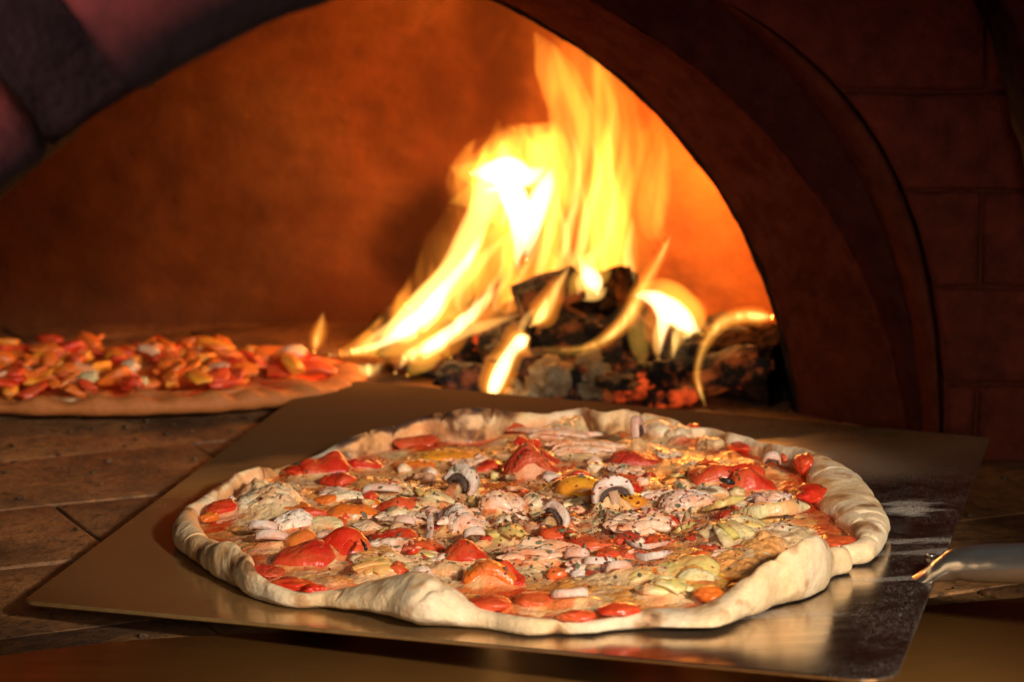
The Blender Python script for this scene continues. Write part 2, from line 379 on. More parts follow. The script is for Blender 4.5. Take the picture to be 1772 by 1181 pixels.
# ---- the mouth: concentric rings of the arch
X0 = -.112
def arch_pts(a, b, e, zc, y, n=160, t0=-.0, x0=X0):
    t = np.linspace(0, np.pi, n)
    return np.stack([x0+a*se(np.cos(t), e), np.full(n, y), zc+b*se(np.sin(t), e)], 1)
def fit(E, y, zc=-.02):
    q = np.array([aty(u, v, y) for u, v in E]); x = q[:, 0]-X0; z = q[:, 2]-zc; best = None
    for e in np.linspace(.7, 1.15, 19):
        p = 2/e
        A = np.stack([x**p, z**p], 1); s, *_ = np.linalg.lstsq(A, np.ones(len(x)), rcond=None)
        if (s <= 0).any(): continue
        a, b = s[0]**(-1/p), s[1]**(-1/p); r = np.abs((x/a)**p+(z/b)**p-1).max()
        if best is None or r < best[0]: best = (r, a, b, e)
    return best[1], best[2], best[3], zc, y
E1 = [(850, 0), (930, 45), (1040, 115), (1150, 210), (1230, 310), (1290, 410), (1330, 510), (1355, 600), (1372, 700)]
E2 = [(1085, 39), (1226, 129), (1329, 238), (1406, 328), (1458, 412), (1509, 515), (1541, 618), (1567, 708)]
E3 = [(1220, 0), (1303, 58), (1387, 142), (1458, 238), (1509, 335), (1535, 425), (1561, 534), (1587, 631), (1596, 734)]
E4 = [(1239, 0), (1329, 39), (1445, 148), (1541, 306), (1599, 450), (1622, 560), (1622, 740)]
e1, e2, e3, e4 = fit(E1, 1.56), fit(E2, 1.50), fit(E3, 1.485), fit(E4, 1.47)
print('fits', e1, e2, e3, e4)
def lerp_e(A, B, f, dy=0): return tuple(A[i]*(1-f)+B[i]*f for i in range(4))+(A[4]*(1-f)+B[4]*f+dy,)
def ring(name, profs, mat, parent, rough=.0015, dens=1):
    L = [arch_pts(*p, n=320) for p in profs]
    G = np.array(L)                       # (k, n, 3)
    nz = fbm(G, 30, 4, len(profs))*rough+fbm(G, 160, 3, 7)*rough*.3
    c = np.array([X0, 0, -.02]); d = G-c; d[..., 1] = -.5*np.linalg.norm(d[..., [0, 2]], axis=-1); d /= np.linalg.norm(d, axis=-1)[..., None]
    G = G+d*nz[..., None]
    V = rel(parent, G.reshape(-1, 3)); k = len(profs)
    return link(name, mesh_from(name, V, grid_faces(k, 320)[:, ::-1].copy()), mat, parent)
mouth = empty('oven_mouth', (X0, 1.5, 0), 'dark red brown stepped arch around the oven opening with brick courses at right', 'oven mouth')
def e_off(A, dr, y): return (A[0]+dr, A[1]+dr, A[2], A[3], y)
ring('arch_lip', [e_off(e1, .03, 1.66), e_off(e1, .004, 1.60), e_off(e1, .0, 1.578), e_off(e1, -.0005, 1.568), e_off(e1, .0, 1.562), e_off(e1, .002, 1.5585)], M['soot'], mouth, .0022)
ring('splayed_reveal', [lerp_e(e_off(e1, .002, 1.5585), e2, f) for f in np.linspace(0, 1, 24)], M['mouth'], mouth, .0022)
ring('recessed_band', [lerp_e(e2, e3, f, -.004*math.sin(math.pi*f)) for f in np.linspace(0, 1, 10)]+[e_off(e3, .0, 1.485)], M['mouth_dark'], mouth, .0012)
beadp = []
for f in np.linspace(0, 1, 12):
    p = lerp_e(e3, e4, f); beadp.append(p[:4]+(p[4]-.009*math.sin(math.pi*f)**.7,))
ring('bead_moulding', beadp, M['mouth'], mouth, .0008)
# masonry behind the facing that closes the chamber
def arch_x(e, z):
    a, b, p, zc, y = e; q = np.clip((z-zc)/b, 0, 1); return a*(1-q**(2/p))**(p/2)
outer = np.array([(X0+.75*se(math.cos(t), .35), 1.60, -.02+.50*se(math.sin(t), .35)) for t in np.linspace(0, math.pi, 160)])
G = np.array([arch_pts(*e_off(e1, .02, 1.60), n=160), outer])
link('backing_wall', mesh_from('backing_wall', rel(mouth, G.reshape(-1, 3)), grid_faces(2, 160)), M['soot'], mouth)
outer2 = np.array([(X0+.75*se(math.cos(t), .35), 1.478, -.02+.50*se(math.sin(t), .35)) for t in np.linspace(0, math.pi, 160)])
outer2[:, 1] = 1.4520
G = np.array([arch_pts(*e_off(e4, .0005, 1.4522), n=160), outer2])
link('mortar_bed', mesh_from('mortar_bed', rel(mouth, G.reshape(-1, 3)), grid_faces(2, 160)), M['mouth'], mouth)
# horizontal courses cut to the curve
def course_brick(x0, x1, z0, z1, sgn):
    y0, y1 = 1.448+random.uniform(-.0015, .0015), 1.485; rows = 9; zs = np.linspace(z0, z1, rows)
    prof = [max(x0, arch_x(e4, z)+.0015) for z in zs]
    if min(x1-p for p in prof) < .004: return
    bv = .0018; V = []; F = []; nn = 8
    for fy, yy, ins in ((0, y1, 0), (1, y0+bv, 0), (2, y0, bv)):
        for r, z in enumerate(zs):
            zq = min(max(z, z0+ins), z1-ins)
            for c in range(nn):
                x = prof[r]+ins+(x1-prof[r]-2*ins)*c/(nn-1)
                V.append((X0+sgn*x, yy, zq))
    V = np.array(V)
    def idx(l, r, c): return l*rows*nn+r*nn+c
    for r in range(rows-1):
        for c in range(nn-1): F.append((idx(2, r, c), idx(2, r, c+1), idx(2, r+1, c+1), idx(2, r+1, c)))
    for l in (0, 1):
        for r in range(rows-1):
            F.append((idx(l, r, 0), idx(l+1, r, 0), idx(l+1, r+1, 0), idx(l, r+1, 0))); F.append((idx(l, r, nn-1), idx(l, r+1, nn-1), idx(l+1, r+1, nn-1), idx(l+1, r, nn-1)))
        for c in range(nn-1):
            F.append((idx(l, 0, c), idx(l, 0, c+1), idx(l+1, 0, c+1), idx(l+1, 0, c))); F.append((idx(l, rows-1, c), idx(l+1, rows-1, c), idx(l+1, rows-1, c+1), idx(l, rows-1, c+1)))
    V = V+.0009*np.stack([noise(V*60), noise(V*60+31), noise(V*60+77)], 1)
    link('brick', mesh_from('brick', rel(mouth, V), F), M['wbrick'], mouth)
for ci in range(-1, 8):
    z0 = -.010+.05*(ci)+.0; z1 = z0+.05-.0020
    if z1 < .0: continue
    z0 = max(z0, -.004)
    st = 0.30+(.10 if ci % 2 else .0)+.0
    edges = [0.0, st-.20, st, st+.2, st+.4] if ci > 4 else [0.0, st+.05, st+.25, st+.45]
    for a, b in zip(edges[:-1], edges[1:]):
        for sgn in (1, -1): course_brick(a+.001, b-.001, z0, z1, sgn)

# ---- near brick arch at the top left, out of focus
ac = np.array([.0799, -.0796]); AR = .3762; y0a, y1a = .865, .97
near = empty('brick_arch', (ac[0], .92, 0), 'rough purplish brick arch with wide dark mortar joints at the upper left', 'arch')
def vous(a0, a1, seed):
    na, nr, ny = 12, 8, 6; V = []
    bm = bmesh.new(); bmesh.ops.create_cube(bm, size=2)
    bmesh.ops.bevel(bm, geom=bm.edges[:]+bm.verts[:], offset=.16, segments=3, affect='EDGES', profile=.5)
    bmesh.ops.subdivide_edges(bm, edges=[e for e in bm.edges if e.calc_length() > .5], cuts=6, use_grid_fill=True)
    P = np.array([v.co[:] for v in bm.verts]); F = [tuple(v.index for v in f.verts) for f in bm.faces]; bm.free()
    a = (a0+a1)/2+(a1-a0)/2*P[:, 0]; r = AR+.0015+.065+.065*P[:, 2]; y = (y0a+y1a)/2+(y1a-y0a)/2*P[:, 1]
    V = np.stack([ac[0]+np.sin(a)*r, y, ac[1]+np.cos(a)*r], 1)
    V = V+.0045*np.stack([fbm(V, 22, 3, seed), fbm(V, 22, 3, seed+4), fbm(V, 22, 3, seed+8)], 1)
    return V, F
jw = .026/AR; stp = R(16.6); base = -R(33.4)
for k in range(-3, 8):
    a0 = base+k*stp+jw/2; a1 = base+(k+1)*stp-jw/2
    if abs((a0+a1)/2) > R(84): continue
    V, F = vous(a0, a1, k+20)
    b = link('brick', mesh_from('brick', rel(near, V), F), M['obrick'], near)
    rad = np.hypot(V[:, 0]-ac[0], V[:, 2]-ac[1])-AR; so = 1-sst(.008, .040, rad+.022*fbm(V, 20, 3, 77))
    at = b.data.attributes.new('SootShade', 'FLOAT', 'POINT'); at.data.foreach_set('value', so.astype(np.float32))
t = np.linspace(-R(84), R(84), 240); prof = [(AR+.005, .97-.004), (AR+.002, .95), (AR+.002, .885), (AR+.006, .874), (AR+.07, .873), (AR+.13, .873), (AR+.13, .965), (AR+.005, .966)]
G = np.array([[(ac[0]+math.sin(a)*r, y, ac[1]+math.cos(a)*r) for a in t] for r, y in prof])
G = G+(.0035*fbm(G, 40, 3, 3))[..., None]*np.array([.3, -1, .3])
link('mortar', mesh_from('mortar', rel(near, G.reshape(-1, 3)), grid_faces(len(prof), 240)[:, ::-1].copy()), M['mortar'], near)

# =================================================================== FIRE
def emis(name, col, s, base=(.02, .015, .012)):
    m = NT(name); f = m.ramp(m.noise(55, 5, .6), [(.50, 0.), (.70, 1.)])
    m.P(Base_Color=m.mix(m.ramp(m.noise(90, 4), [(.45, 0.), (.65, 1.)]), base, tuple(min(1, c*3) for c in base)), Roughness=.85, Emission_Color=(*col, 1), Emission_Strength=m.math('MULTIPLY', f, s))
    m.bump(m.math('ADD', m.noise(300, 5), m.math('MULTIPLY', m.noise(80, 3), 2.5)), .9, .004); return m.m
CR = plaster('crumb', (.05, .03, .02), (.02, .014, .01), (.22, .13, .07), .9, .5, .1, 3)
crumbs.data.materials.append(CR); tag(crumbs, 'charcoal specks and crumbs scattered over the oven floor bricks', 'crumbs', kind='stuff')
M['char'] = emis('charred_wood', (1, .16, .02), .25, (.012, .008, .006))
M['ember'] = emis('glowing_ember', (1, .09, .012), 1.0, (.04, .014, .010))
M['ash'] = plaster('ash', (.40, .28, .15), (.24, .14, .07), (.58, .46, .28), .95, .8, .1, 2)
M['bark'] = plaster('burnt_bark', (.030, .018, .012), (.012, .009, .008), (.11, .05, .025), .8, 1., .2, 2)
def wood(name, p0, p1, r0, r1, mat, label, seed, hollow=False):
    p0 = np.array(p0); p1 = np.array(p1); n = 40
    P = p0+(p1-p0)*np.linspace(0, 1, n)[:, None]; P = P+.006*np.stack([noise(P*15+seed), noise(P*15+seed+9), noise(P*15+seed+20)], 1)
    V, F = sweep(P, np.linspace(r0, r1, n), np.linspace(r0, r1, n), (0, .4, 1), 30)
    c = np.repeat(P, 30, 0); d = V-c; ax = (p1-p0)/np.linalg.norm(p1-p0)
    a = np.arctan2(d[:, 2], d[:, 0]+d[:, 1])
    V = c+d*(1+.28*fbm(V, 38, 4, seed)+.10*np.sin(a*9+5*noise(V*20)))[:, None]
    o = link(name, mesh_from(name, V-p0, F), mat, None, tuple(p0))
    return tag(o, label, 'log', 'burning wood in the fire')
def ap(u, v, y): return tuple(aty(u, v, y))
wood('log', ap(1210, 640, 1.63), ap(1365, 660, 1.60), .019, .027, M['bark'], 'thick black charred log at the right foot of the fire', 1)
wood('log', ap(1165, 612, 1.70), ap(1335, 600, 1.665), .016, .013, M['bark'], 'thin brown edged log lying behind the thick black log', 2)
wood('log', ap(880, 560, 1.69), ap(1080, 500, 1.66), .008, .014, M['bark'], 'raised brown log across the middle of the fire', 3)
wood('log', ap(930, 600, 1.70), ap(1100, 590, 1.66), .018, .024, M['char'], 'black charred log under the raised brown log', 4)
wood('log', ap(780, 640, 1.68), ap(860, 545, 1.74), .014, .011, M['char'], 'split charred log standing at the left of the fire', 5)
# ember and ash chunks: named individuals that show large, the rest one loose bed
def chunk(u, v, y, wpx, hpx, mat, label, seed, cat='ember', nm='ember_chunk', grp='chunks in the ember bed'):
    c = aty(u, v, y); s = FPX/y
    V, F = blob(wpx/s, wpx/s*.8, hpx/s, seed, .38, 3, 1.6, .8, .14)
    return tag(link(nm, mesh_from(nm, V, F), mat, None, tuple(c)), label, cat, grp)
chunk(950, 655, 1.59, 80, 75, M['ash'], 'pale ash covered lump behind the peel, left of the two', 31, 'ash lump', 'ash_lump')
chunk(1022, 650, 1.60, 62, 90, M['ash'], 'brownish ash covered lump right of the pale ash lump', 32, 'ash lump', 'ash_lump')
rw = random.Random(17)
SPL = [(830, 560, 900, 530, .010), (905, 530, 1000, 488, .011), (930, 625, 1010, 600, .009), (1030, 640, 1120, 620, .012), (1080, 585, 1140, 640, .010), (1120, 660, 1200, 690, .011), (890, 640, 930, 590, .008), (1060, 560, 1110, 600, .012)]
WHERE = ['rising behind the left flames', 'leaning up to the bright blob of flame', 'under the ribbon flame', 'in front of the dim oval flame', 'standing right of the hollow', 'lowest, before the thick black log', 'upright behind the white slanting flame', 'behind the ribbon flame']
for k_, (ua, va, ub, vb, r_) in enumerate(SPL):
    yy = 1.61+.09*rw.random(); yy = 1.735 if k_ in (0, 6) else yy; wood('split_log', ap(ua, va, yy), ap(ub, vb, yy+rw.uniform(-.02, .02)), r_, r_*rw.uniform(.6, 1.1), M['char'] if k_ % 2 else M['bark'], 'short charred piece of firewood '+WHERE[k_], 50+k_)
chunk(800, 655, 1.60, 90, 50, M['char'], 'dark charred lump left of the white slanting flame', 33)
chunk(900, 690, 1.58, 60, 36, M['ash'], 'small pale ash lump at the peel edge under the white flame', 34, 'ash lump', 'ash_lump')
chunk(1100, 665, 1.60, 80, 60, M['ember'], 'red glowing ember lump in the middle of the bed', 35)
chunk(1160, 690, 1.585, 90, 46, M['ember'], 'dull red ember lump in front of the thick black log', 36)
chunk(1000, 590, 1.64, 70, 40, M['char'], 'dark lump beneath the raised brown log', 37)
chunk(870, 600, 1.64, 80, 60, M['char'], 'dark flaky lump behind the slanting white flame', 38)
chunk(820, 590, 1.66, 40, 30, M['ember'], 'small orange ember beside the left flames', 39)
chunk(1060, 610, 1.63, 66, 44, M['ember'], 'red ember right of the ribbon flame', 40)
VV = []; random.seed(99); FF = {'char': [], 'ember': [], 'ash': []}; BV = {'char': [], 'ember': [], 'ash': []}
for k in range(260):
    kind = random.choices(['char', 'ember', 'ash'], [.66, .18, .16])[0]
    x = random.uniform(-.055, .155); y = random.uniform(1.60, 1.74)
    if x < .0: y = random.uniform(1.67, 1.76)
    hh = .030*math.exp(-((x-.05)/.09)**2-((y-1.66)/.07)**2)*random.random()
    s = random.uniform(.006, .022)*(1.3 if kind == 'char' else .55)
    V, F = blob(s*random.uniform(1, 3), s, s*random.uniform(.35, .9), k, .4, 3, 1.6, .75, .16)
    an = random.uniform(0, 6.28); ti = random.uniform(-.7, .7)
    Rm = np.array(Matrix.Rotation(an, 3, 'Z') @ Matrix.Rotation(ti, 3, 'Y'))
    V = V@Rm.T+np.array([x, y, s*.3+hh])
    b = sum(len(q) for q in BV[kind]); BV[kind].append(V); FF[kind].append(F+b)
for kind in BV:
    tag(link('ember_bed' if kind != 'ash' else 'ash', mesh_from('ember_bed', np.vstack(BV[kind]), np.vstack(FF[kind]), True), M[kind]),
        {'char': 'bed of small black charcoal bits under the flames', 'ember': 'scattered small glowing red embers under the flames', 'ash': 'loose pale ash crumbs among the embers'}[kind], {'char': 'charcoal', 'ember': 'embers', 'ash': 'ash'}[kind], kind='stuff')

# ---- flames: closed bodies of glowing gas (emission only volumes)
def gas(name, col, s):
    m = bpy.data.materials.new(name); m.use_nodes = True; nt = m.node_tree; nt.nodes.clear()
    e = nt.nodes.new('ShaderNodeEmission'); e.inputs[0].default_value = (*col, 1); e.inputs[1].default_value = s
    o = nt.nodes.new('ShaderNodeOutputMaterial'); nt.links.new(e.outputs[0], o.inputs['Volume']); return m
G_OR = gas('flame_orange', (1, .27, .022), 34)
G_YE = gas('flame_yellow', (1, .43, .045), 48)
G_HO = gas('flame_hot', (1, .52, .12), 120)
G_WH = gas('flame_white', (1, .66, .30), 300)
def gas_n(name, col, s, sc=26):
    m = gas(name, col, s); nt = m.node_tree; e = nt.nodes['Emission']; g = nt.nodes.new('ShaderNodeNewGeometry')
    mp = nt.nodes.new('ShaderNodeMapping'); mp.inputs['Scale'].default_value = (sc*1.5, sc*.7, sc*.33); mp.inputs['Rotation'].default_value = (0, R(-10), 0)
    no = nt.nodes.new('ShaderNodeTexNoise'); no.inputs['Scale'].default_value = 1; no.inputs['Detail'].default_value = 3; no.inputs['Distortion'].default_value = 1.2
    rp = nt.nodes.new('ShaderNodeValToRGB'); rp.color_ramp.elements[0].position = .45; rp.color_ramp.elements[0].color = (.04, .04, .04, 1); rp.color_ramp.elements[1].position = .65
    mu = nt.nodes.new('ShaderNodeMath'); mu.operation = 'MULTIPLY'; mu.inputs[1].default_value = s
    nt.links.new(g.outputs['Position'], mp.inputs[0]); nt.links.new(mp.outputs[0], no.inputs[0]); nt.links.new(no.outputs[0], rp.inputs[0]); nt.links.new(rp.outputs[0], mu.inputs[0]); nt.links.new(mu.outputs[0], e.inputs[1]); return m
G_BN = gas_n('flame_body', (1, .30, .028), 92)
G_HN = gas_n('flame_lick', (1, .56, .15), 330, 60)
G_FA = gas('flame_faint', (1, .27, .02), 14)
G_DIM = gas('flame_dim', (1, .48, .06), 22)
def tongue(parent, pts, mat, y=1.68, n=40, th=1.0, sharp=True, seed=None, wob=.0):
    S = spl(pts, n)     # u, v, width px
    P = []; W = []
    for k, q in enumerate(S):
        dd = y+(wob*math.sin(k*.25+(seed or 0)))
        P.append(aty(q[0], q[1], dd)); W.append(max(q[2], .6)/2*dd/FPX)
    W = np.array(W)
    V, F = sweep(P, W*th, W, (0, 1, 0), 20)
    if seed is not None:
        c = np.repeat(np.array(P), 20, 0); V = c+(V-c)*(1+.35*fbm(V, 30, 3, seed))[:, None]
    me = mesh_from('flame_tongue', rel(parent, V), F)
    return link('flame_tongue', me, mat, parent)
fire = empty('flame', ap(900, 640, 1.68), 'large blazing fire with tall orange and white tongues over the logs', 'flame')
# soft orange body, yellow inside it, then the white hearts
T = tongue
def RB(parent, pts, y):
    for k, (f, mt, dy) in enumerate(((1.8, G_OR, .002), (1.15, G_YE, .001), (.75, G_HN, 0), (.5, G_HO, -.001))):
        T(parent, [(u, v, w_*f) for u, v, w_ in pts], mt, y+dy, seed=int(pts[0][0])+k)
T(fire, [(590, 612, 14), (650, 590, 60), (720, 545, 110), (780, 480, 140), (830, 400, 150), (870, 330, 170), (905, 270, 130), (940, 235, 60), (960, 210, 6)], G_BN, 1.69, seed=1)
T(fire, [(778, 362, 2), (800, 315, 60), (850, 290, 120), (900, 290, 150), (950, 270, 90), (965, 215, 8)], G_BN, 1.68, seed=2)
T(fire, [(862, 205, 3), (862, 240, 36), (868, 280, 80), (880, 320, 90)], G_OR, 1.68)
T(fire, [(862, 222, 3), (863, 250, 24), (870, 285, 60), (880, 320, 80)], G_YE, 1.675)
T(fire, [(776, 288, 3), (800, 296, 30), (840, 305, 60), (880, 320, 70)], G_YE, 1.68)
T(fire, [(774, 352, 1), (800, 345, 30), (840, 340, 80), (880, 350, 90)], G_YE, 1.68)
T(fire, [(925, 55, 6), (955, 110, 60), (985, 180, 80), (1010, 260, 110), (1030, 350, 110), (1050, 430, 100), (1075, 510, 60), (1085, 545, 10)], G_BN, 1.70, seed=3)
T(fire, [(990, 60, 6), (1025, 130, 70), (1045, 200, 80), (1050, 300, 90), (1045, 400, 100), (1060, 500, 50), (1070, 530, 8)], G_BN, 1.72, seed=4)
T(fire, [(930, 215, 6), (935, 260, 60), (940, 350, 110), (930, 450, 120), (900, 530, 90), (870, 590, 40), (850, 620, 8)], G_BN, 1.70, seed=5)
T(fire, [(700, 640, 10), (760, 590, 50), (840, 545, 60), (900, 500, 60), (960, 440, 40)], G_OR, 1.66, seed=6)
# yellow strands
T(fire, [(610, 608, 8), (680, 575, 40), (740, 530, 60), (788, 460, 50), (822, 390, 50), (850, 330, 60), (872, 285, 40), (868, 240, 4)], G_HO, 1.68, seed=7)
T(fire, [(1075, 210, 5), (1083, 280, 24), (1075, 350, 34), (1060, 420, 40), (1085, 480, 26), (1092, 520, 14), (1094, 540, 4)], G_YE, 1.68)
T(fire, [(955, 70, 4), (985, 150, 24), (1010, 220, 30), (995, 300, 34), (960, 370, 40), (945, 450, 40), (930, 520, 26), (915, 560, 6)], G_YE, 1.69)
T(fire, [(1040, 120, 4), (1060, 190, 24), (1052, 260, 34), (1030, 330, 34), (1015, 400, 36), (1010, 460, 40), (1005, 500, 12)], G_YE, 1.67)
T(fire, [(1000, 290, 4), (1000, 340, 20), (985, 400, 26), (970, 460, 30), (960, 510, 20), (955, 530, 4)], G_YE, 1.66)
T(fire, [(1095, 380, 4), (1086, 430, 18), (1090, 480, 22), (1093, 520, 14), (1096, 545, 4)], G_HO, 1.67)
# white hearts
T(fire, [(815, 300, 6), (845, 298, 36), (880, 298, 56), (915, 304, 36), (945, 290, 4)], G_WH, 1.675)
T(fire, [(865, 290, 20), (885, 330, 46), (898, 370, 44), (900, 420, 26), (895, 450, 10), (899, 470, 1)], G_WH, 1.68)
T(fire, [(955, 290, 4), (945, 320, 30), (925, 370, 40), (918, 410, 24), (910, 450, 2)], G_WH, 1.685)
T(fire, [(840, 395, 3), (815, 440, 20), (780, 490, 30), (745, 540, 44), (700, 575, 38), (650, 600, 18), (590, 613, 7), (570, 615, 3)], G_HN, 1.62, seed=51)
T(fire, [(830, 420, 3), (805, 455, 16), (765, 505, 24), (735, 545, 30), (700, 572, 28), (660, 596, 12), (620, 608, 3)], G_WH, 1.618, seed=52)
T(fire, [(870, 460, 3), (850, 500, 18), (820, 540, 26), (780, 575, 32), (740, 605, 32), (705, 618, 22), (690, 632, 14), (684, 645, 4)], G_HN, 1.615, seed=53)
T(fire, [(845, 505, 3), (815, 545, 18), (780, 575, 24), (745, 600, 22), (715, 612, 4)], G_WH, 1.613, seed=54)
T(fire, [(600, 615, 4), (650, 607, 26), (700, 590, 50), (745, 560, 60), (790, 510, 60), (825, 450, 40), (840, 400, 6)], G_YE, 1.63, seed=21)
T(fire, [(640, 620, 4), (690, 612, 40), (740, 600, 60), (780, 590, 50), (815, 560, 20), (830, 545, 4)], G_OR, 1.625, seed=22)
T(fire, [(800, 420, 4), (770, 470, 24), (735, 510, 34), (700, 550, 34), (670, 585, 20), (655, 600, 4)], G_HO, 1.62)
T(fire, [(900, 545, 4), (850, 560, 16), (800, 575, 24), (740, 600, 30), (700, 620, 10)], G_HO, 1.615)
T(fire, [(780, 620, 6), (760, 600, 34), (735, 622, 44), (715, 640, 24), (705, 650, 6)], G_YE, 1.60)
T(fire, [(1000, 508, 4), (1008, 490, 26), (1022, 470, 26), (1020, 445, 8), (1026, 425, 2)], G_HO, 1.62, 24, seed=31)
T(fire, [(1034, 508, 4), (1030, 492, 30), (1018, 474, 28), (1008, 458, 10), (1000, 440, 2)], G_WH, 1.618, 24, seed=32)
T(fire, [(985, 512, 4), (1000, 490, 40), (1024, 478, 54), (1044, 470, 30), (1052, 440, 3)], G_YE, 1.625, 24, seed=33)
T(fire, [(1000, 470, 3), (1015, 455, 30), (1030, 440, 20), (1038, 415, 3)], G_HO, 1.63, 24)
T(fire, [(990, 500, 4), (1010, 505, 30), (1035, 505, 30), (1050, 500, 4)], G_HO, 1.65, 24)
T(fire, [(745, 448, 2), (748, 480, 22), (740, 510, 40), (720, 540, 50)], G_OR, 1.70)
T(fire, [(1150, 405, 3), (1143, 380, 14), (1132, 340, 22), (1140, 300, 20), (1150, 260, 12), (1148, 230, 3)], G_DIM, 1.69)
T(fire, [(1148, 425, 3), (1138, 395, 22), (1148, 340, 24), (1152, 290, 16), (1148, 240, 3)], G_YE, 1.70)
T(fire, [(1135, 430, 4), (1125, 380, 44), (1130, 310, 44), (1140, 250, 20), (1145, 215, 4)], G_OR, 1.71, seed=8)
T(fire, [(960, 60, 10), (1010, 120, 110), (1050, 200, 130), (1080, 300, 100), (1095, 400, 80), (1100, 490, 50), (1100, 530, 10)], G_FA, 1.73, seed=9)
# fine wisps following the blaze
rg = random.Random(5)
for k in range(26):
    f = rg.random(); ub = 760+f*330; vb = 600-f*70-rg.random()*60
    ut = 850+f*240+rg.uniform(-25, 25); vt = rg.uniform(110, 330)+(1-f)*110
    um = (ub+ut)/2+rg.uniform(-30, 30); vm = (vb+vt)/2
    wd = rg.uniform(8, 24)
    T(fire, [(ub, vb, 3), ((ub+um)/2+rg.uniform(-16, 16), (vb+vm)/2, wd*.8), (um, vm, wd), ((um+ut)/2+rg.uniform(-18, 18), (vt+vm)/2, wd*.7), (ut, vt, 2)], rg.choice([G_YE, G_YE, G_HO, G_OR]), rg.uniform(1.65, 1.72), 30)
def lone(label, u, v, y):
    return empty('flame', ap(u, v, y), label, 'flame', 'separate small flames round the main blaze')
f = lone('curling ribbon flame sweeping round under the hollow log', 1050, 600, 1.585)
T(f, [(1160, 408, 3), (1150, 430, 12), (1130, 468, 18), (1108, 505, 22), (1090, 545, 26), (1050, 585, 24), (1005, 606, 20), (955, 606, 14), (935, 600, 3)], G_DIM, 1.585)
RB(f, [(1160, 408, 2), (1150, 430, 10), (1130, 468, 15), (1108, 505, 20), (1088, 547, 22), (1052, 584, 15), (1010, 603, 8), (970, 606, 3)], 1.585)
f = lone('white slanting flame in two strokes in front of the embers', 880, 640, 1.575)
RB(f, [(848, 692, 4), (853, 676, 30), (868, 640, 36), (885, 608, 30), (902, 590, 38), (917, 583, 6)], 1.575)
T(f, [(850, 690, 4), (855, 672, 24), (868, 640, 28), (885, 608, 22), (903, 590, 26), (915, 583, 4)], G_WH, 1.574)
T(f, [(902, 590, 3), (902, 570, 12), (912, 550, 14), (925, 535, 6)], G_HO, 1.58)
RB(f, [(918, 565, 3), (935, 548, 28), (952, 520, 24), (968, 490, 16), (985, 462, 3)], 1.585)
f = lone('bright white clump of flame right of the hollow log', 1160, 540, 1.60)
T(f, [(1098, 512, 3), (1118, 512, 22), (1140, 522, 34), (1150, 545, 30), (1146, 575, 16), (1142, 610, 3)], G_WH, 1.61, seed=41)
T(f, [(1120, 508, 3), (1150, 525, 30), (1176, 548, 36), (1196, 566, 24), (1210, 574, 3)], G_WH, 1.608, seed=42)
T(f, [(1205, 560, 3), (1192, 568, 30), (1176, 580, 26), (1168, 600, 12), (1164, 622, 2)], G_HN, 1.606, seed=43)
T(f, [(1150, 535, 10), (1142, 570, 22), (1137, 600, 15), (1140, 622, 3)], G_HO, 1.60)
T(f, [(1125, 530, 6), (1128, 560, 34), (1136, 595, 26), (1138, 625, 4)], G_OR, 1.605)
T(f, [(1190, 560, 10), (1175, 585, 24), (1165, 605, 14), (1160, 622, 3)], G_YE, 1.60)
T(f, [(1092, 512, 4), (1112, 503, 26), (1150, 512, 62), (1190, 546, 70), (1214, 580, 10)], G_YE, 1.62, seed=14)
T(f, [(1130, 500, 3), (1160, 512, 50), (1200, 545, 60), (1222, 570, 10)], G_OR, 1.625, seed=15)
f = lone('dim yellow green oval flame left of the white clump', 1108, 600, 1.59)
T(f, [(1100, 530, 4), (1100, 560, 30), (1106, 595, 36), (1112, 622, 20), (1116, 636, 4)], G_DIM, 1.59)
f = lone('hooked flame curling to the right beside the oven arch', 1215, 640, 1.575)
T(f, [(1336, 549, 6), (1318, 548, 22), (1285, 548, 24), (1250, 560, 26), (1226, 588, 22), (1212, 620, 15), (1207, 650, 11), (1212, 680, 9), (1220, 702, 3)], G_DIM, 1.575)
RB(f, [(1336, 549, 6), (1315, 548, 20), (1285, 547, 20), (1250, 558, 18), (1224, 588, 14), (1210, 622, 10), (1206, 650, 10), (1211, 675, 9), (1220, 700, 2)], 1.575)
f = lone('tiny upright flame at the edge of the far pizza', 550, 600, 1.62)
T(f, [(560, 538, 3), (556, 560, 16), (549, 585, 22), (545, 603, 12), (544, 610, 3)], G_OR, 1.62)
RB(f, [(559, 542, 2), (555, 562, 12), (549, 586, 16), (545, 603, 8), (544, 609, 2)], 1.62)
f = lone('small low lick of flame at the left foot of the blaze', 643, 636, 1.61)
T(f, [(618, 630, 2), (632, 640, 22), (650, 640, 24), (664, 626, 10), (672, 608, 1)], G_HN, 1.61, 24, seed=61)
T(f, [(622, 634, 2), (636, 640, 16), (650, 638, 16), (660, 626, 2)], G_HO, 1.608, 24, seed=62)

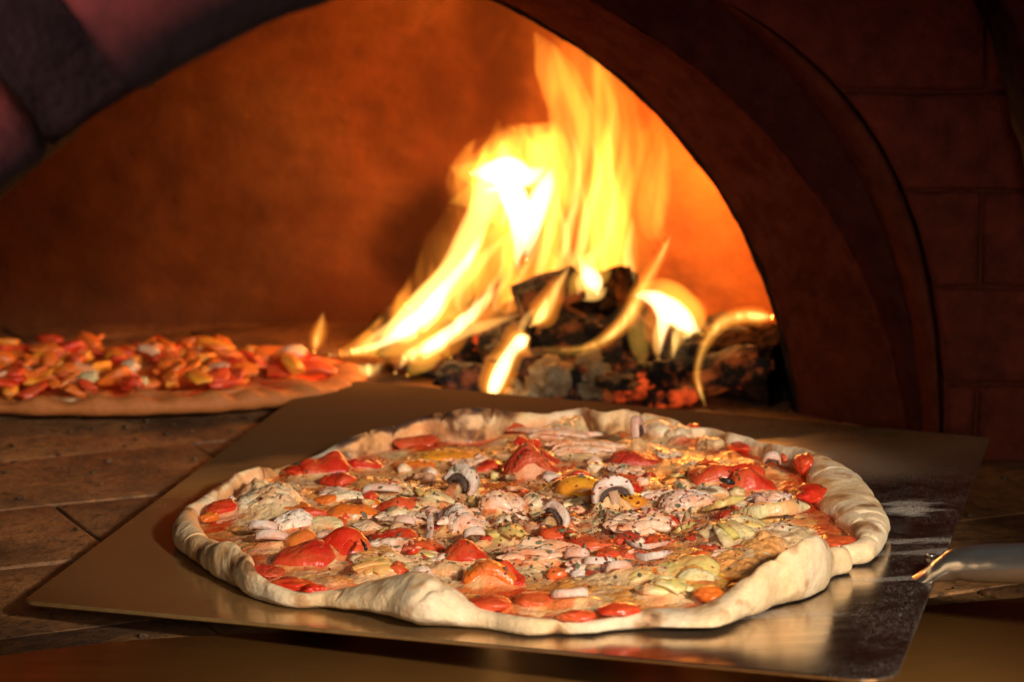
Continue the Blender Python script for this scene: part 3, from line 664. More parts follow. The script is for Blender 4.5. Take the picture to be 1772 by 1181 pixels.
# =================================================================== PEEL
def peel_outline(corners, rad):
    out = []; m = len(corners)
    for k in range(m):
        p, a, b = (np.array(corners[i][:2]) for i in (k, k-1, (k+1) % m))
        da = (a-p)/np.linalg.norm(a-p); db = (b-p)/np.linalg.norm(b-p); r = rad[k]
        ang = math.acos(np.clip(da@db, -1, 1)); d = r/math.tan(ang/2)
        c = p+(da+db)/np.linalg.norm(da+db)*(r/math.sin(ang/2))
        s = p+da*d-c; e = p+db*d-c
        a0 = math.atan2(s[1], s[0]); a1 = math.atan2(e[1], e[0]); dl = (a1-a0+math.pi) % (2*math.pi)-math.pi
        for t in np.linspace(0, 1, 9): out.append((c[0]+r*math.cos(a0+dl*t), c[1]+r*math.sin(a0+dl*t)))
    return np.array(out)
cor = [atp(38, 1040), atp(1548, 1180), atp(1714, 757), atp(555, 653)]
ol = peel_outline(cor, [.008, .012, .006, .006])
peel = empty('pizza_peel', (0.02, 1.24, PEEL_Z), 'square brushed steel pizza peel dusted with flour, its round handle at right', 'pizza peel')
cen = ol.mean(0); V = []; F = []; nO = len(ol)
def inset(o, d):
    v = cen-o; return o+v/np.linalg.norm(v, axis=1)[:, None]*d
for o2, dz in ((inset(ol, .0012), -.0020), (ol, -.0014), (ol, -.0004), (inset(ol, .0005), 0.), (inset(ol, .012), 0.), ):
    for p in o2: V.append((p[0], p[1], pz(*p)+dz-.0002))
for l in range(4):
    for i in range(nO): F.append((l*nO+i, l*nO+(i+1) % nO, (l+1)*nO+(i+1) % nO, (l+1)*nO+i))
F.append(tuple(4*nO+i for i in range(nO))); F.append(tuple(range(nO-1, -1, -1)))
me = mesh_from('blade', rel(peel, V), F, False)
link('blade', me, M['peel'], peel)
# handle: a tube that flattens into a neck welded on the blade edge
hp0 = atp(1634, 976, .0066); hp1 = atp(1800, 976, .0115)
hdir = hp1-hp0; hdir /= np.linalg.norm(hdir)
S = []
for d, w_, t_, dz in ((-.016, .0035, .0005, -.0061), (-.013, .0068, .0009, -.0058), (-.007, .0074, .0022, -.0045), (-.001, .0071, .0044, -.0022), (.006, .0070, .0064, -.0004), (.014, .0074, .0074, .0), (.03, .0079, .0079, 0), (.08, .0081, .0081, 0), (.20, .0083, .0083, 0), (.5, .0084, .0084, 0)):
    p = hp0+hdir*d; S.append((p[0], p[1], p[2]+dz, w_, t_))
S = spl(S, 90); V, F = sweep(S[:, :3], S[:, 3], S[:, 4], (0, 1, 0), 40)
V = V+.0003*np.stack([noise(V*160), noise(V*160+9), noise(V*160+33)], 1)*(1-sst(.20, .23, V[:, 0]))[:, None]
link('handle', mesh_from('handle', rel(peel, V), F), M['steel'], peel)
for (u, v, wp, hp, sd, h) in ((1626, 992, 16, 9, 1, .0012), (1612, 962, 16, 8, 2, .0008)):
    c = atp(u, v, h); s = FPX/c[1]; V, F = blob(wp/s, wp/s, hp/s, sd, .3, 3)
    link('weld_bead', mesh_from('weld_bead', rel(peel, V+c), F), M['steel'], peel)

# =================================================================== PIZZA BODY
# outer px, height of the silhouette (mm), inner px, rim height (mm), char 0..1
K = [((297, 925), 6, (352, 888), 14, .15), ((345, 975), 3, (385, 925), 15, .1), ((395, 1010), 2, (452, 948), 21, .0), ((440, 1035), 2, (425, 985), 13, 0), ((490, 1048), 2, (478, 1017), 8, 0),
 ((560, 1050), 2, (545, 1024), 8, 0), ((600, 1058), 2, (600, 1005), 11, 0), ((640, 1070), 2, (640, 985), 17, 0), ((700, 1085), 2, (700, 968), 23, .08), ((750, 1091), 2, (740, 972), 23, .1), ((790, 1086), 2, (785, 1010), 16, .05), ((815, 1082), 2, (815, 1040), 9, 0),
 ((850, 1085), 2, (850, 1056), 7, 0), ((900, 1096), 2, (895, 1064), 9, 0), ((940, 1096), 2, (935, 1068), 8, 0), ((960, 1089), 2, (960, 1076), 5, 0), ((985, 1097), 2, (985, 1068), 8, 0), ((1005, 1090), 2, (1005, 1077), 5, 0), ((1025, 1097), 2, (1025, 1066), 8, 0), ((1045, 1088), 2, (1045, 1074), 5, 0),
 ((1100, 1085), 2, (1100, 1056), 8, 0), ((1150, 1088), 2, (1140, 1045), 9, 0), ((1190, 1091), 2, (1180, 1045), 9, 0), ((1240, 1090), 2, (1230, 1040), 8, 0), ((1290, 1066), 2, (1270, 1015), 14, 0), ((1340, 1043), 3, (1290, 972), 24, 0), ((1390, 1030), 3, (1345, 945), 28, .05),
 ((1425, 1005), 4, (1400, 940), 24, .05), ((1443, 978), 6, (1428, 950), 13, 0), ((1452, 972), 2, (1440, 958), 6, 0), ((1480, 980), 3, (1452, 940), 14, 0), ((1512, 966), 4, (1478, 930), 13, 0), ((1534, 915), 5, (1440, 900), 14, 0), ((1530, 880), 6, (1415, 880), 14, 0), ((1512, 850), 7, (1400, 855), 14, .05),
 ((1465, 805), 9, (1400, 828), 15, .05), ((1410, 778), 13, (1345, 802), 17, .1), ((1360, 765), 14, (1295, 785), 16, 0), ((1300, 745), 14, (1250, 775), 15, 0), ((1270, 737), 15, (1235, 762), 16, 0), ((1235, 738), 9, (1210, 758), 10, 0), ((1205, 729), 14, (1180, 755), 15, .0), ((1165, 722), 12, (1150, 752), 14, 0),
 ((1110, 710), 14, (1100, 752), 16, 0), ((1080, 699), 18, (1080, 748), 20, 0), ((1050, 687), 24, (1055, 742), 25, .05), ((1022, 697), 19, (1025, 740), 21, .1), ((1003, 713), 10, (1000, 733), 12, 0), ((950, 710), 14, (950, 732), 15, 0), ((895, 708), 15, (895, 733), 17, .1), ((850, 696), 23, (850, 733), 25, .55),
 ((800, 693), 26, (810, 740), 28, .75), ((755, 698), 24, (765, 745), 26, .85), ((730, 713), 18, (735, 755), 20, .9), ((690, 721), 18, (695, 760), 20, .75), ((640, 735), 18, (655, 778), 21, .9), ((590, 757), 15, (615, 795), 18, .95), ((550, 779), 11, (585, 795), 12, .95), ((500, 796), 8, (530, 803), 9, .9),
 ((465, 806), 9, (485, 822), 10, .5), ((430, 799), 17, (450, 828), 20, .3), ((400, 812), 14, (425, 840), 16, .35), ((365, 838), 12, (395, 862), 14, .3), ((325, 872), 9, (368, 880), 12, .2)]
PC = np.array([.007, 1.235])
oa, orr, ia, irr, HH, CH = [], [], [], [], [], []
for (o, oz, i, h, c) in K:
    p = atp(*o, oz/1000)[:2]-PC; q = atp(*i, (h*.8/1000 if i[1] > 920 else .005))[:2]-PC; h = h*(.84 if i[1] > 920 else .78)
    oa.append(math.atan2(p[1], p[0])); orr.append(np.hypot(*p)); ia.append(math.atan2(q[1], q[0])); irr.append(np.hypot(*q)); HH.append(h/1000); CH.append(c)
NTH = 1500
TH = np.linspace(-np.pi, np.pi, NTH, endpoint=False)
def per(a, v, sig=5):
    a = np.array(a); v = np.array(v); s = np.argsort(a); a = a[s]; v = v[s]
    r = np.interp(TH, np.r_[a-2*np.pi, a, a+2*np.pi], np.r_[v, v, v])
    k = np.exp(-.5*(np.arange(-4*sig, 4*sig+1)/sig)**2); k /= k.sum()
    return np.convolve(np.r_[r[-4*sig:], r, r[:4*sig]], k, 'valid')
RO = per(oa, orr, 4); RI = per(ia, irr, 5); RH = per(oa, HH, 8); RC = per(oa, CH, 10)
RO = RO+.0008*noise(np.stack([np.cos(TH)*14, np.sin(TH)*14, 0*TH+3], 1))
RI = np.minimum(RI, RO-.006)
RI = RI+.0022*noise(np.stack([np.cos(TH)*11, np.sin(TH)*11, 0*TH+7], 1))
ns_in, ns_rim = 190, 56
# colours (real surface colours)
DOUGH = np.array([.86, .62, .35]); CREAM = np.array([.86, .60, .32]); TAN = np.array([.80, .36, .10]); SAUCE = np.array([.70, .075, .015]); ORNG = np.array([.86, .34, .06]); BRN = np.array([.22, .085, .03]); BURN = np.array([.05, .025, .015])
WHT = np.array([.84, .75, .66]); YEL = np.array([.84, .46, .06])
PAT = [ # px, py, rx px, ry px, height mm, colour, mode
 (475, 865, 70, 45, 9, CREAM), (430, 850, 40, 25, 7, CREAM), (560, 855, 50, 22, 4, TAN), (385, 890, 34, 26, 0, SAUCE), (360, 885, 14, 30, 0, ORNG), (455, 990, 36, 26, 1, SAUCE), (520, 1015, 60, 16, 0, SAUCE), (640, 840, 70, 25, 4, TAN),
 (730, 760, 90, 24, 3, SAUCE), (860, 745, 70, 26, 5, ORNG), (980, 745, 60, 26, 9, CREAM), (1070, 730, 80, 34, 12, TAN), (1090, 725, 60, 22, 12, CREAM), (620, 795, 60, 22, 2, SAUCE), (780, 785, 90, 22, 5, ORNG), (720, 800, 60, 16, 3, TAN),
 (1200, 755, 60, 26, 3, SAUCE), (1280, 778, 70, 22, 2, SAUCE), (1230, 765, 28, 14, 6, CREAM), (1170, 750, 26, 22, 7, CREAM), (1350, 785, 60, 26, 4, ORNG), (1400, 800, 40, 34, 6, ORNG), (1400, 855, 44, 26, 3, SAUCE), (1340, 860, 60, 20, 3, WHT), (1350, 935, 110, 30, 8, CREAM), (1300, 960, 80, 26, 5, TAN),
 (1450, 935, 46, 28, 1, SAUCE), (1285, 1020, 30, 22, 0, SAUCE), (1200, 965, 90, 30, 4, TAN), (1020, 1020, 110, 34, 3, ORNG), (1060, 1000, 80, 22, 4, CREAM), (1000, 1068, 60, 12, 0, SAUCE), (1080, 1060, 50, 18, 1, SAUCE), (860, 1050, 80, 24, 0, SAUCE), (720, 975, 90, 18, 4, CREAM),
 (640, 960, 70, 20, 5, TAN), (1000, 780, 70, 20, 4, CREAM), (1000, 845, 70, 26, 5, YEL), (930, 850, 110, 20, 3, TAN), (1040, 900, 50, 26, 6, CREAM), (1180, 800, 80, 22, 4, TAN), (830, 840, 70, 18, 3, TAN), (560, 1010, 80, 12, 2, CREAM), (600, 1000, 60, 14, 3, TAN), (1100, 770, 60, 20, 4, CREAM), (700, 850, 80, 18, 4, CREAM),
 (1220, 1000, 50, 20, 2, YEL), (760, 1010, 60, 20, 3, CREAM), (880, 985, 80, 20, 3, CREAM), (1135, 860, 70, 20, 3, TAN), (900, 910, 70, 20, 3, CREAM), (545, 905, 60, 20, 3, CREAM)]
PW = []
for (u, v, rx, ry, h, c) in PAT:
    p = atp(u, v, .007); s = FPX/p[1]; PW.append((p[0], p[1], rx/s, ry/s/.27, h/1000, c))
def inner_surface(x, y):
    P = np.stack([x, y, np.zeros_like(x)], -1)
    z = .0045+.0016*fbm(P, 55, 4, 1)+.0008*fbm(P, 200, 3, 2)
    n1 = fbm(P, 28, 4, 5); n2 = fbm(P, 90, 4, 8)
    col = CREAM+(TAN-CREAM)*sst(-.35, .1, n1)[..., None]; col = col+(SAUCE-col)*(sst(.12, .34, n1+.5*n2))[..., None]
    warp = .35*fbm(P, 60, 4, 11)+.15*fbm(P, 240, 3, 14)
    for (px, py, rx, ry, h, c) in PW:
        d = np.sqrt(((x-px)/rx)**2+((y-py)/ry)**2)+warp
        k = 1-sst(.55, 1.05, d)
        z = z+h*.75*(1-sst(.2, 1.1, d)); col = col+(c-col)*(k*.92)[..., None]
    bub = np.abs(fbm(P, 130, 3, 21)); z = z+.0006*(1-bub*3)
    return z, col
ss = np.linspace(0, 1, ns_in)**.75
xi = PC[0]+np.cos(TH)[:, None]*RI[:, None]*ss; yi = PC[1]+np.sin(TH)[:, None]*RI[:, None]*ss
zi, ci = inner_surface(xi, yi)
edge = sst(.0, 1., (ss[None, :]*RI[:, None]-(RI[:, None]-.012))/.012)
zi = zi*(1-edge)+.0042*edge
rg_ = sst(.1, .9, (ss[None, :]*RI[:, None]-(RI[:, None]-.020))/.020)*sst(-.25, .10, fbm(np.stack([xi, yi, 0*xi], -1), 24, 3, 97)); ci = ci+(SAUCE-ci)*(rg_*.85)[..., None]
# rim
ph = np.linspace(0, 1.5*np.pi, ns_rim+1)[1:]
Wd = (RO-RI)/2; mid = RI+Wd
r = mid[:, None]-Wd[:, None]*np.cos(ph)[None, :]
f = (1-np.cos(ph))/2
hc = .0042*(1-f)[None, :]+(.36*RH[:, None])*f[None, :]
zr = np.where(ph < np.pi, hc+(RH[:, None]-hc)*np.abs(np.sin(ph))**.85, .36*RH[:, None]*(1+np.sin(ph)))
xr = PC[0]+np.cos(TH)[:, None]*r; yr = PC[1]+np.sin(TH)[:, None]*r
Pr = np.stack([xr, yr, zr], -1)
# radial creases and soft blisters of the dough
cre = noise(np.stack([np.cos(TH)*26, np.sin(TH)*26, 0*TH+1.5], 1)); cre2 = noise(np.stack([np.cos(TH)*60, np.sin(TH)*60, 0*TH+9], 1))
up = np.clip(np.sin(np.minimum(ph, np.pi)), 0, 1)
cre = noise(np.stack([np.cos(TH)*5.5, np.sin(TH)*5.5, 0*TH+1.5], 1))
dz = -.0020*np.exp(-((cre[:, None]+.25*noise(Pr*60))/.035)**2)*up[None, :]*np.clip(RH[:, None]/.016, 0, 1.2)
bl = .0034*fbm(Pr, 26, 2, 31)+.0007*fbm(Pr, 120, 4, 33)
nr = np.stack([-np.cos(TH)[:, None]*np.cos(ph), -np.sin(TH)[:, None]*np.cos(ph), np.broadcast_to(np.sin(ph), zr.shape)], -1)
k = sst(0, .5, ph)*(1-sst(1.25*np.pi, 1.5*np.pi, ph))
Pr = Pr+nr*(bl*k[None, :]*np.clip(RH[:, None]/.012, .4, 1.4))[..., None]; Pr[..., 2] += dz
Pr[..., 2] = np.maximum(Pr[..., 2], .0004)
n1 = fbm(Pr, 35, 5, 41); n2 = fbm(Pr, 140, 4, 43)
rc = np.broadcast_to(DOUGH, Pr.shape).copy()
rc = rc+(np.array([.76, .47, .20])-rc)*(sst(.05, .5, n1+.35*n2+.1)*.55)[..., None]
stain = (1-sst(.15, 1.1, ph[None, :]+2.2*n1))*.9
scol = ORNG*.8+SAUCE*.1+DOUGH*.1
rc = rc+(scol-rc)*(stain*.75)[..., None]
outw = sst(.20*np.pi, .45*np.pi, ph)[None, :]
cm = RC[:, None]*(outw*1.3+.72)+n1*1.3+n2*.5-.38
rc = rc+(BRN-rc)*sst(.05, .45, cm)[..., None]; rc = rc+(BURN-rc)*sst(.42, .85, cm)[..., None]
fl = fbm(Pr, 26, 4, 95); rc = rc+(np.array([.90, .75, .54])-rc)*(sst(.0, .4, fl)*.6)[..., None]; rc = rc+(np.array([.80, .47, .19])-rc)*(sst(.08, .42, -fl)*.65)[..., None]
bs = fbm(Pr, 75, 2, 91); rc = rc+(np.array([.50, .24, .085])-rc)*(sst(.18, .38, bs+.25*n2)*.8)[..., None]; rc = rc+(np.array([.16, .07, .03])-rc)*(sst(.40, .54, bs+.25*n2)*.8)[..., None]
low = sst(1.1*np.pi, 1.4*np.pi, ph)[None, :]*np.clip(.4+n1, 0, 1)
rc = rc+(np.array([.45, .24, .10])-rc)*low[..., None]
V = np.concatenate([np.stack([xi, yi, zi], -1), Pr], 1); Cc = np.concatenate([ci, rc], 1)
V[..., 2] += PEEL_Z+PAX*V[..., 0]+PAY*(V[..., 1]-1.24)
mm = np.concatenate([np.zeros(ns_in), np.ones(ns_rim)*sst(0, .6, ph)])[None, :].repeat(NTH, 0)
pizza = empty('pizza', (PC[0], PC[1], PEEL_Z), 'large round pizza with peppers, artichokes, mushrooms and chicken on the steel peel', 'pizza')
def body_mat(name, sc=1.):
    m = NT(name); c = m.attr('Col'); a = m.n('Attribute', attribute_name='Rim').outputs['Fac']
    det = m.ramp(m.noise(420, 5, .6), [(.3, .84), (.7, 1.06)])
    c2 = m.mix(1., c, det, 'MULTIPLY')
    sp = m.math('MULTIPLY', m.ramp(m.noise(1300, 2), [(.60, 0.), (.66, 1.)]), m.ramp(m.noise(60, 3), [(.42, 0.), (.60, .9)]))
    sp = m.math('MULTIPLY', sp, m.math('SUBTRACT', 1., a)); c2 = m.mix(sp, c2, (.20, .03, .01))
    m.P(Base_Color=c2, Roughness=m.math('ADD', m.math('MULTIPLY', a, .38), m.ramp(m.noise(120, 3), [(.3, .22), (.7, .42)])), Subsurface_Weight=.25, Subsurface_Radius=(.006, .003, .0015), Subsurface_Scale=.4,
        Coat_Weight=m.math('MULTIPLY', m.math('SUBTRACT', 1., a), .32), Coat_Roughness=.12, Specular_IOR_Level=.4)
    h = m.math('ADD', m.noise(900, 4, .6), m.math('MULTIPLY', m.noise(260, 3), 2.5)); m.bump(h, m.math('ADD', .28, m.math('MULTIPLY', m.math('SUBTRACT', 1., a), .30)), .0012)
    return m.m
V_full = V
M['body'] = body_mat('pizza_crust')
def put_body(name, V, Cc, mm, parent, mat):
    nt, nr = V.shape[:2]
    me = mesh_from(name, rel(parent, V.reshape(-1, 3)), grid_faces(nt, nr, wrap_u=True))
    a = me.color_attributes.new('Col', 'FLOAT_COLOR', 'POINT'); a.data.foreach_set('color', np.concatenate([Cc.reshape(-1, 3), np.ones((nt*nr, 1))], 1).astype(np.float32).ravel())
    b = me.attributes.new('Rim', 'FLOAT', 'POINT'); b.data.foreach_set('value', np.clip(mm, 0, 1).astype(np.float32).ravel())
    return link(name, me, mat, parent)
put_body('crust', V, np.clip(Cc, 0, 1), mm, pizza, M['body'])

# =================================================================== TOPPINGS
SOL = []      # solids for dropping flakes
def zb(x, y): return float(inner_surface(np.array([x]), np.array([y]))[0][0])
def place(V, F, u, v, h, az, name, mat, label=None, tilt=0., roll=0., parent=None, lift=0., sub=None):
    """V local metres (x right, y away, z up)"""
    c = atp(u, v, .006+h); s0 = zb(c[0], c[1])
    Rm = np.array(Matrix.Rotation(R(az), 3, 'Z') @ Matrix.Rotation(R(tilt), 3, 'X') @ Matrix.Rotation(R(roll), 3, 'Y'))
    W = np.asarray(V)@Rm.T+c
    par = parent or pizza
    me = mesh_from(name, rel(par, W), F)
    o = link(name, me, mat, par)
    if label: o['label'] = label
    SOL.append((W, F)); return o, Rm, c
def subpart(o, V, F, Rm, c, name, mat):
    W = np.asarray(V)@Rm.T+c; me = mesh_from(name, W-np.array(pizza.location), F)
    s = link(name, me, mat, o); SOL.append((W, F)); return s
def sz(u, v, wpx, hpx, k=.5):
    s = FPX/atp(u, v, .01)[1]; t = k*hpx/(.97*s); d = (1-k)*hpx/(.26*s); return wpx/s, min(max(d, wpx/s*.35), wpx/s*1.4), t
def lump(u, v, w_, h_, kind, name, seed, az=0, k=.5, rough=.22, label=None, freq=1.3, box=1., tilt=0, roll=0, fine=.05, sub=4):
    w, d, t = sz(u, v, w_, h_, k); V, F = blob(w, d, max(t, .004)*1.15, seed, rough, sub, freq, box, fine)
    return place(V, F, u, v, t*.35, az, name, M[kind], label, tilt, roll)
def fold(u, v, w_, h_, kind, name, seed, az=0, k=.6, wave=1., label=None, thick=.0016, tilt=0, roll=0, n=70, m=36, cup=0., hood=False):
    """a soft strip of pepper: closed sheet, arched and rippled, rounded outline"""
    w, d, t = sz(u, v, w_, h_, k); rs = random.Random(seed); w *= 1.16; d *= 1.14
    a = np.linspace(-1, 1, n); b = np.linspace(-1, 1, m); A, B = np.meshgrid(a, b, indexing='ij')
    r = np.maximum(np.abs(A), np.abs(B)); rr = np.sqrt(A**2+B**2)+1e-9; q = r/rr; q = q*(.25+.55*rs.random())+.0; q = q+(1-q)*.45
    X = A*q*w/2; Y = B*q*d/2
    p1, p2 = rs.uniform(0, 6), rs.uniform(0, 6)
    N = np.stack([X*60, Y*60, 0*X+seed*7.7], -1); n1 = fbm(N, 1., 3, seed)
    Z = t*(1-.90*A**2)*(1-(.40 if hood else .95)*B**2)+t*.34*wave*(np.sin(A*3.2+p1+B*1.2)+.6*np.sin(B*3.0+p2-A))*(1-.5*r**2)+n1*t*.45*wave+(.0016*fbm(N*np.array([1, 3.5, 1]), 3., 3, seed+3) if kind in ('white', 'cheese') else .0008*fbm(N, 5., 3, seed+3))
    ta = rs.uniform(0, 6.28); Z = Z*(.78+.30*(A*math.cos(ta)+B*math.sin(ta)))
    Z = np.maximum(Z, -.001)
    Xn = X*(1+.10*n1); Yn = Y*(1+.14*n1)+cup*t*A**2
    top = np.stack([Xn, Yn, Z], -1); nx, ny = np.gradient(Z, axis=0)/(np.gradient(X, axis=0)+1e-9), np.gradient(Z, axis=1)/(np.gradient(Y, axis=1)+1e-9)
    nn = np.stack([-np.clip(nx, -2, 2), -np.clip(ny, -2, 2), np.ones_like(Z)], -1); nn /= np.linalg.norm(nn, axis=-1)[..., None]
    ed = np.clip(1-np.maximum(np.abs(A), np.abs(B))**10, 0, 1)**.5
    tt = thick*ed[..., None]; V1 = (top+nn*tt).reshape(-1, 3); V2 = (top-nn*tt).reshape(-1, 3)
    f1 = grid_faces(n, m); V = np.vstack([V1, V2]); F = [tuple(x) for x in f1]+[tuple(x[::-1]+n*m) for x in f1]
    per_ = [i*m for i in range(n)]+[(n-1)*m+j for j in range(1, m)]+[i*m+m-1 for i in range(n-2, -1, -1)]+[j for j in range(m-2, 0, -1)]
    for i in range(len(per_)):
        p, q2 = per_[i], per_[(i+1) % len(per_)]; F.append((q2, p, p+n*m, q2+n*m))
    V = V-np.array([0, 0, t*.35])
    return place(V, F, u, v, t*.30, az, name, M[kind], label, tilt, roll)
def strand(pts, wpx, kind, name, seed=0, flat=.35, label=None, h0=.004, side=(0, 0, 1), parent=None, ns=12, power=.9, rough=.15, taper=.25):
    """pts: (u, v, height mm above the surface)"""
    Q = []
    for (u, v, h) in pts: Q.append(atp(u, v, h0+h/1000))
    Q = spl(np.array(Q), 34); s = FPX/Q[:, 1].mean(); n = len(Q)
    tt = np.linspace(0, 1, n); pr = np.clip(np.minimum(tt, 1-tt)/taper, 0.02, 1)**.5
    W = wpx/2/s*pr*(1+rough*noise(np.stack([tt*6, 0*tt+seed, 0*tt], 1)))
    V, F = sweep(Q, W, W*flat, side, ns, power)
    V = V+.0004*np.stack([noise(V*300), noise(V*300+9), noise(V*300+33)], 1)
    par = parent or pizza
    me = mesh_from(name, V-np.array(pizza.location), F); o = link(name, me, M[kind], par)
    if label: o['label'] = label
    SOL.append((V, F)); return o
def shreds(u, v, w_, h_, kind, name, seed, n=16, label=None, az=0, spread=1.):
    """torn flesh: one core with raised ragged fibres, one mesh"""
    rs = random.Random(seed); w, d, t = sz(u, v, w_, h_, .5)
    V, F = blob(w*.85, d*.8, t*.9, seed, .35, 3, 1.8, .9, .15); Vs = [V]; Fs = [tuple(f) for f in F]; b = len(V)
    for k in range(n):
        a = rs.uniform(-.5, .5); c = np.array([rs.uniform(-.45, .45)*w, rs.uniform(-.5, .35)*d, rs.uniform(.05, .45)*t]); L = w*rs.uniform(.18, .42)*spread
        x = np.linspace(-1, 1, 12); P = c+np.stack([x*L*math.cos(a), x*L*math.sin(a)*1.5, t*.25*(1-x**2)*rs.uniform(-.2, 1.2)+x*t*rs.uniform(-.2, .2)], 1)
        ww = rs.uniform(.0010, .0026)*np.sqrt(np.clip(1-np.abs(x)**3, .03, 1)); v2, f2 = sweep(P, ww, ww*.45, (0, rs.uniform(.3, 1), rs.uniform(.2, 1)), 8)
        v2 = v2+.0004*np.stack([noise(v2*500+k), noise(v2*500+k+9), noise(v2*500+k+30)], 1)
        Vs.append(v2); Fs += [tuple(i+b for i in f) for f in f2]; b += len(v2)
    return place(np.vstack(Vs), Fs, u, v, t*.3, az, name, M[kind], label)
def arti(u, v, w_, h_, seed, n=7, az=0, kind='arti', label=None, fan=55, lay=.5):
    """artichoke heart quarter: base lump as the part, leaves fanned over it as sub-parts"""
    rs = random.Random(seed); w, d, t = sz(u, v, w_, h_, .55)
    V, F = blob(w*.72, d*.6, t*.75, seed, .2, 4, 1.1, .85, .06); V = V+np.array([-w*.12, 0, 0])
    o, Rm, c = place(V, F, u, v, t*.3, az, 'artichoke_piece', M[kind], label)
    for k in range(n):
        a = R(-fan+2*fan*(k+.5)/n+rs.uniform(-6, 6)); L = w*rs.uniform(.50, .68); x = np.linspace(0, 1, 18)
        P = np.stack([-w*.18+x*L*math.cos(a), x*L*math.sin(a)*1.1*(d/w), t*(.42-.5*(x-.35)**2*2+rs.uniform(-.12, .12))+x*t*rs.uniform(-.25, .25)], 1)
        ww = w*.15*np.sqrt(np.clip(np.sin(np.pi*np.clip(x*.86+.10, 0, 1)), .02, 1)); v2, f2 = sweep(P, ww, .0011+0*x, (-math.sin(a), math.cos(a), rs.uniform(-.5, .5)), 14, .8, cup=.25)
        v2 = v2+.0005*np.stack([noise(v2*220+k), noise(v2*220+k+9), noise(v2*220+k+30)], 1)
        subpart(o, v2, f2, Rm, c, 'artichoke_leaf', M['artig'] if k % 2 else M[kind])
    return o
def prism(poly, th, nlay=1):
    n = len(poly); P = np.array(poly); c = P.mean(0); V = []; F = []
    lay = [(-th/2, .90), (-th/2*.75, .98), (0, 1.), (th/2*.75, .98), (th/2, .90)]
    for z, s in lay:
        for p in P: q = c+(p-c)*s; V.append((q[0], z, q[1]))
    for l in range(len(lay)-1):
        for i in range(n): F.append((l*n+i, l*n+(i+1) % n, (l+1)*n+(i+1) % n, (l+1)*n+i))
    F.append(tuple(range(n-1, -1, -1))); F.append(tuple((len(lay)-1)*n+i for i in range(n)))
    return np.array(V), F
def mushroom(u, v, wpx, hpx, az=0, tilt=0, roll=0, th=.0035, stem=.0, seed=0, label=None, h=.004, dark=True, hook=0.):
    """slice cut through a cap: pale crescent, dark gills inside, stem; stands up on its edge"""
    s = FPX/atp(u, v, .01)[1]; w = wpx/s; H = hpx/s
    a = np.linspace(0, np.pi, 26); out = [(w/2*math.cos(t), H*(.0+.98*math.sin(t)**.8)) for t in a]
    inn = [(w*.40*math.cos(t), H*(-.06+.55*math.sin(t))) for t in a[::-1]]
    lip = [(-w*.50, -H*.06), (-w*.44, -H*.10)]; lip2 = [(w*.44, -H*.10), (w*.50, -H*.06)]
    V, F = prism(out+lip+inn[1:-1]+lip2, th)
    def bend(V): V = V.copy(); V[:, 1] += hook*V[:, 0]**2/w; V[:, 1] += .0006*noise(V*150+seed); return V
    o, Rm, c = place(bend(V), F, u, v, h, az, 'mushroom_slice', M['mush'], label, tilt, roll)
    if dark:
        g = [(w*.38*math.cos(t), H*(-.05+.50*math.sin(t))) for t in a]+[(-w*.33, -H*.0)]+[(w*.30*math.cos(t), H*(-.12+.30*math.sin(t))) for t in a[::-1]]+[(w*.33, 0)]
        V2, F2 = prism(g, th*.72); subpart(o, bend(V2), F2, Rm, c, 'gills', M['gill'])
    if stem:
        P = [(-w*.11, H*.32), (-w*.10, -stem*.5), (-w*.14, -stem), (w*.14, -stem), (w*.10, -stem*.5), (w*.11, H*.32)]
        V3, F3 = prism(P, th*.95); subpart(o, bend(V3), F3, Rm, c, 'stem', M['mushb'])
    return o
# ---- red and orange pepper, tomato
fold(562, 806, 120, 62, 'red', 'pepper_piece', 1, 5, .62, .8, 'red pepper curled against the burnt back left crust', .0020)
lump(515, 815, 44, 30, 'tomato', 'tomato_piece', 2, 10, .5)
lump(590, 828, 44, 24, 'tomato', 'tomato_piece', 3, 0, .5, .35)
lump(385, 880, 52, 44, 'red', 'tomato_piece', 4, -30, .5, .2, 'small red tomato piece inside the left rim')
lump(362, 896, 30, 40, 'orange', 'tomato_piece', 5, -30, .4)
fold(722, 764, 90, 30, 'red', 'pepper_piece', 6, 8, .5, .8)
fold(820, 745, 70, 24, 'tomato', 'pepper_piece', 7, 10, .5, .6)
fold(885, 742, 60, 26, 'red', 'pepper_piece', 8, -20, .4, .6)
o, *_ = fold(920, 808, 112, 62, 'deepred', 'pepper_piece', 9, 0, .62, 1.1, 'dark red folded pepper dusted with herbs at the centre back', .0022, hood=True)
fold(935, 795, 80, 34, 'deepred', 'pepper_piece', 10, -8, .6, 1.3, None, .0018)
fold(1105, 797, 120, 38, 'deepred', 'pepper_piece', 11, 5, .5, .8)
fold(610, 888, 105, 36, 'orange', 'pepper_piece', 12, 8, .6, .4, None, .002)
fold(695, 876, 110, 46, 'red', 'pepper_piece', 13, 32, .62, .5, 'bright red pepper strip left of the white mushroom slice', .0022)
fold(1258, 822, 185, 66, 'red', 'pepper_piece', 14, 4, .55, 1.2, 'widest red pepper, folded, near the back right crust', .0024)
fold(1215, 815, 90, 36, 'red', 'pepper_piece', 15, -10, .5, 1.0)
fold(1300, 835, 110, 50, 'red', 'pepper_piece', 16, 20, .6, .6)
lump(1362, 792, 30, 32, 'red', 'tomato_piece', 17, 0, .6, .25)
lump(1392, 805, 40, 54, 'tomato', 'tomato_piece', 18, 10, .6, .25)
lump(1408, 855, 60, 46, 'tomato', 'tomato_piece', 19, 0, .55, .25, 'glossy tomato lump against the right rim')
lump(1440, 940, 66, 34, 'tomato', 'tomato_piece', 20, 10, .4, .3)
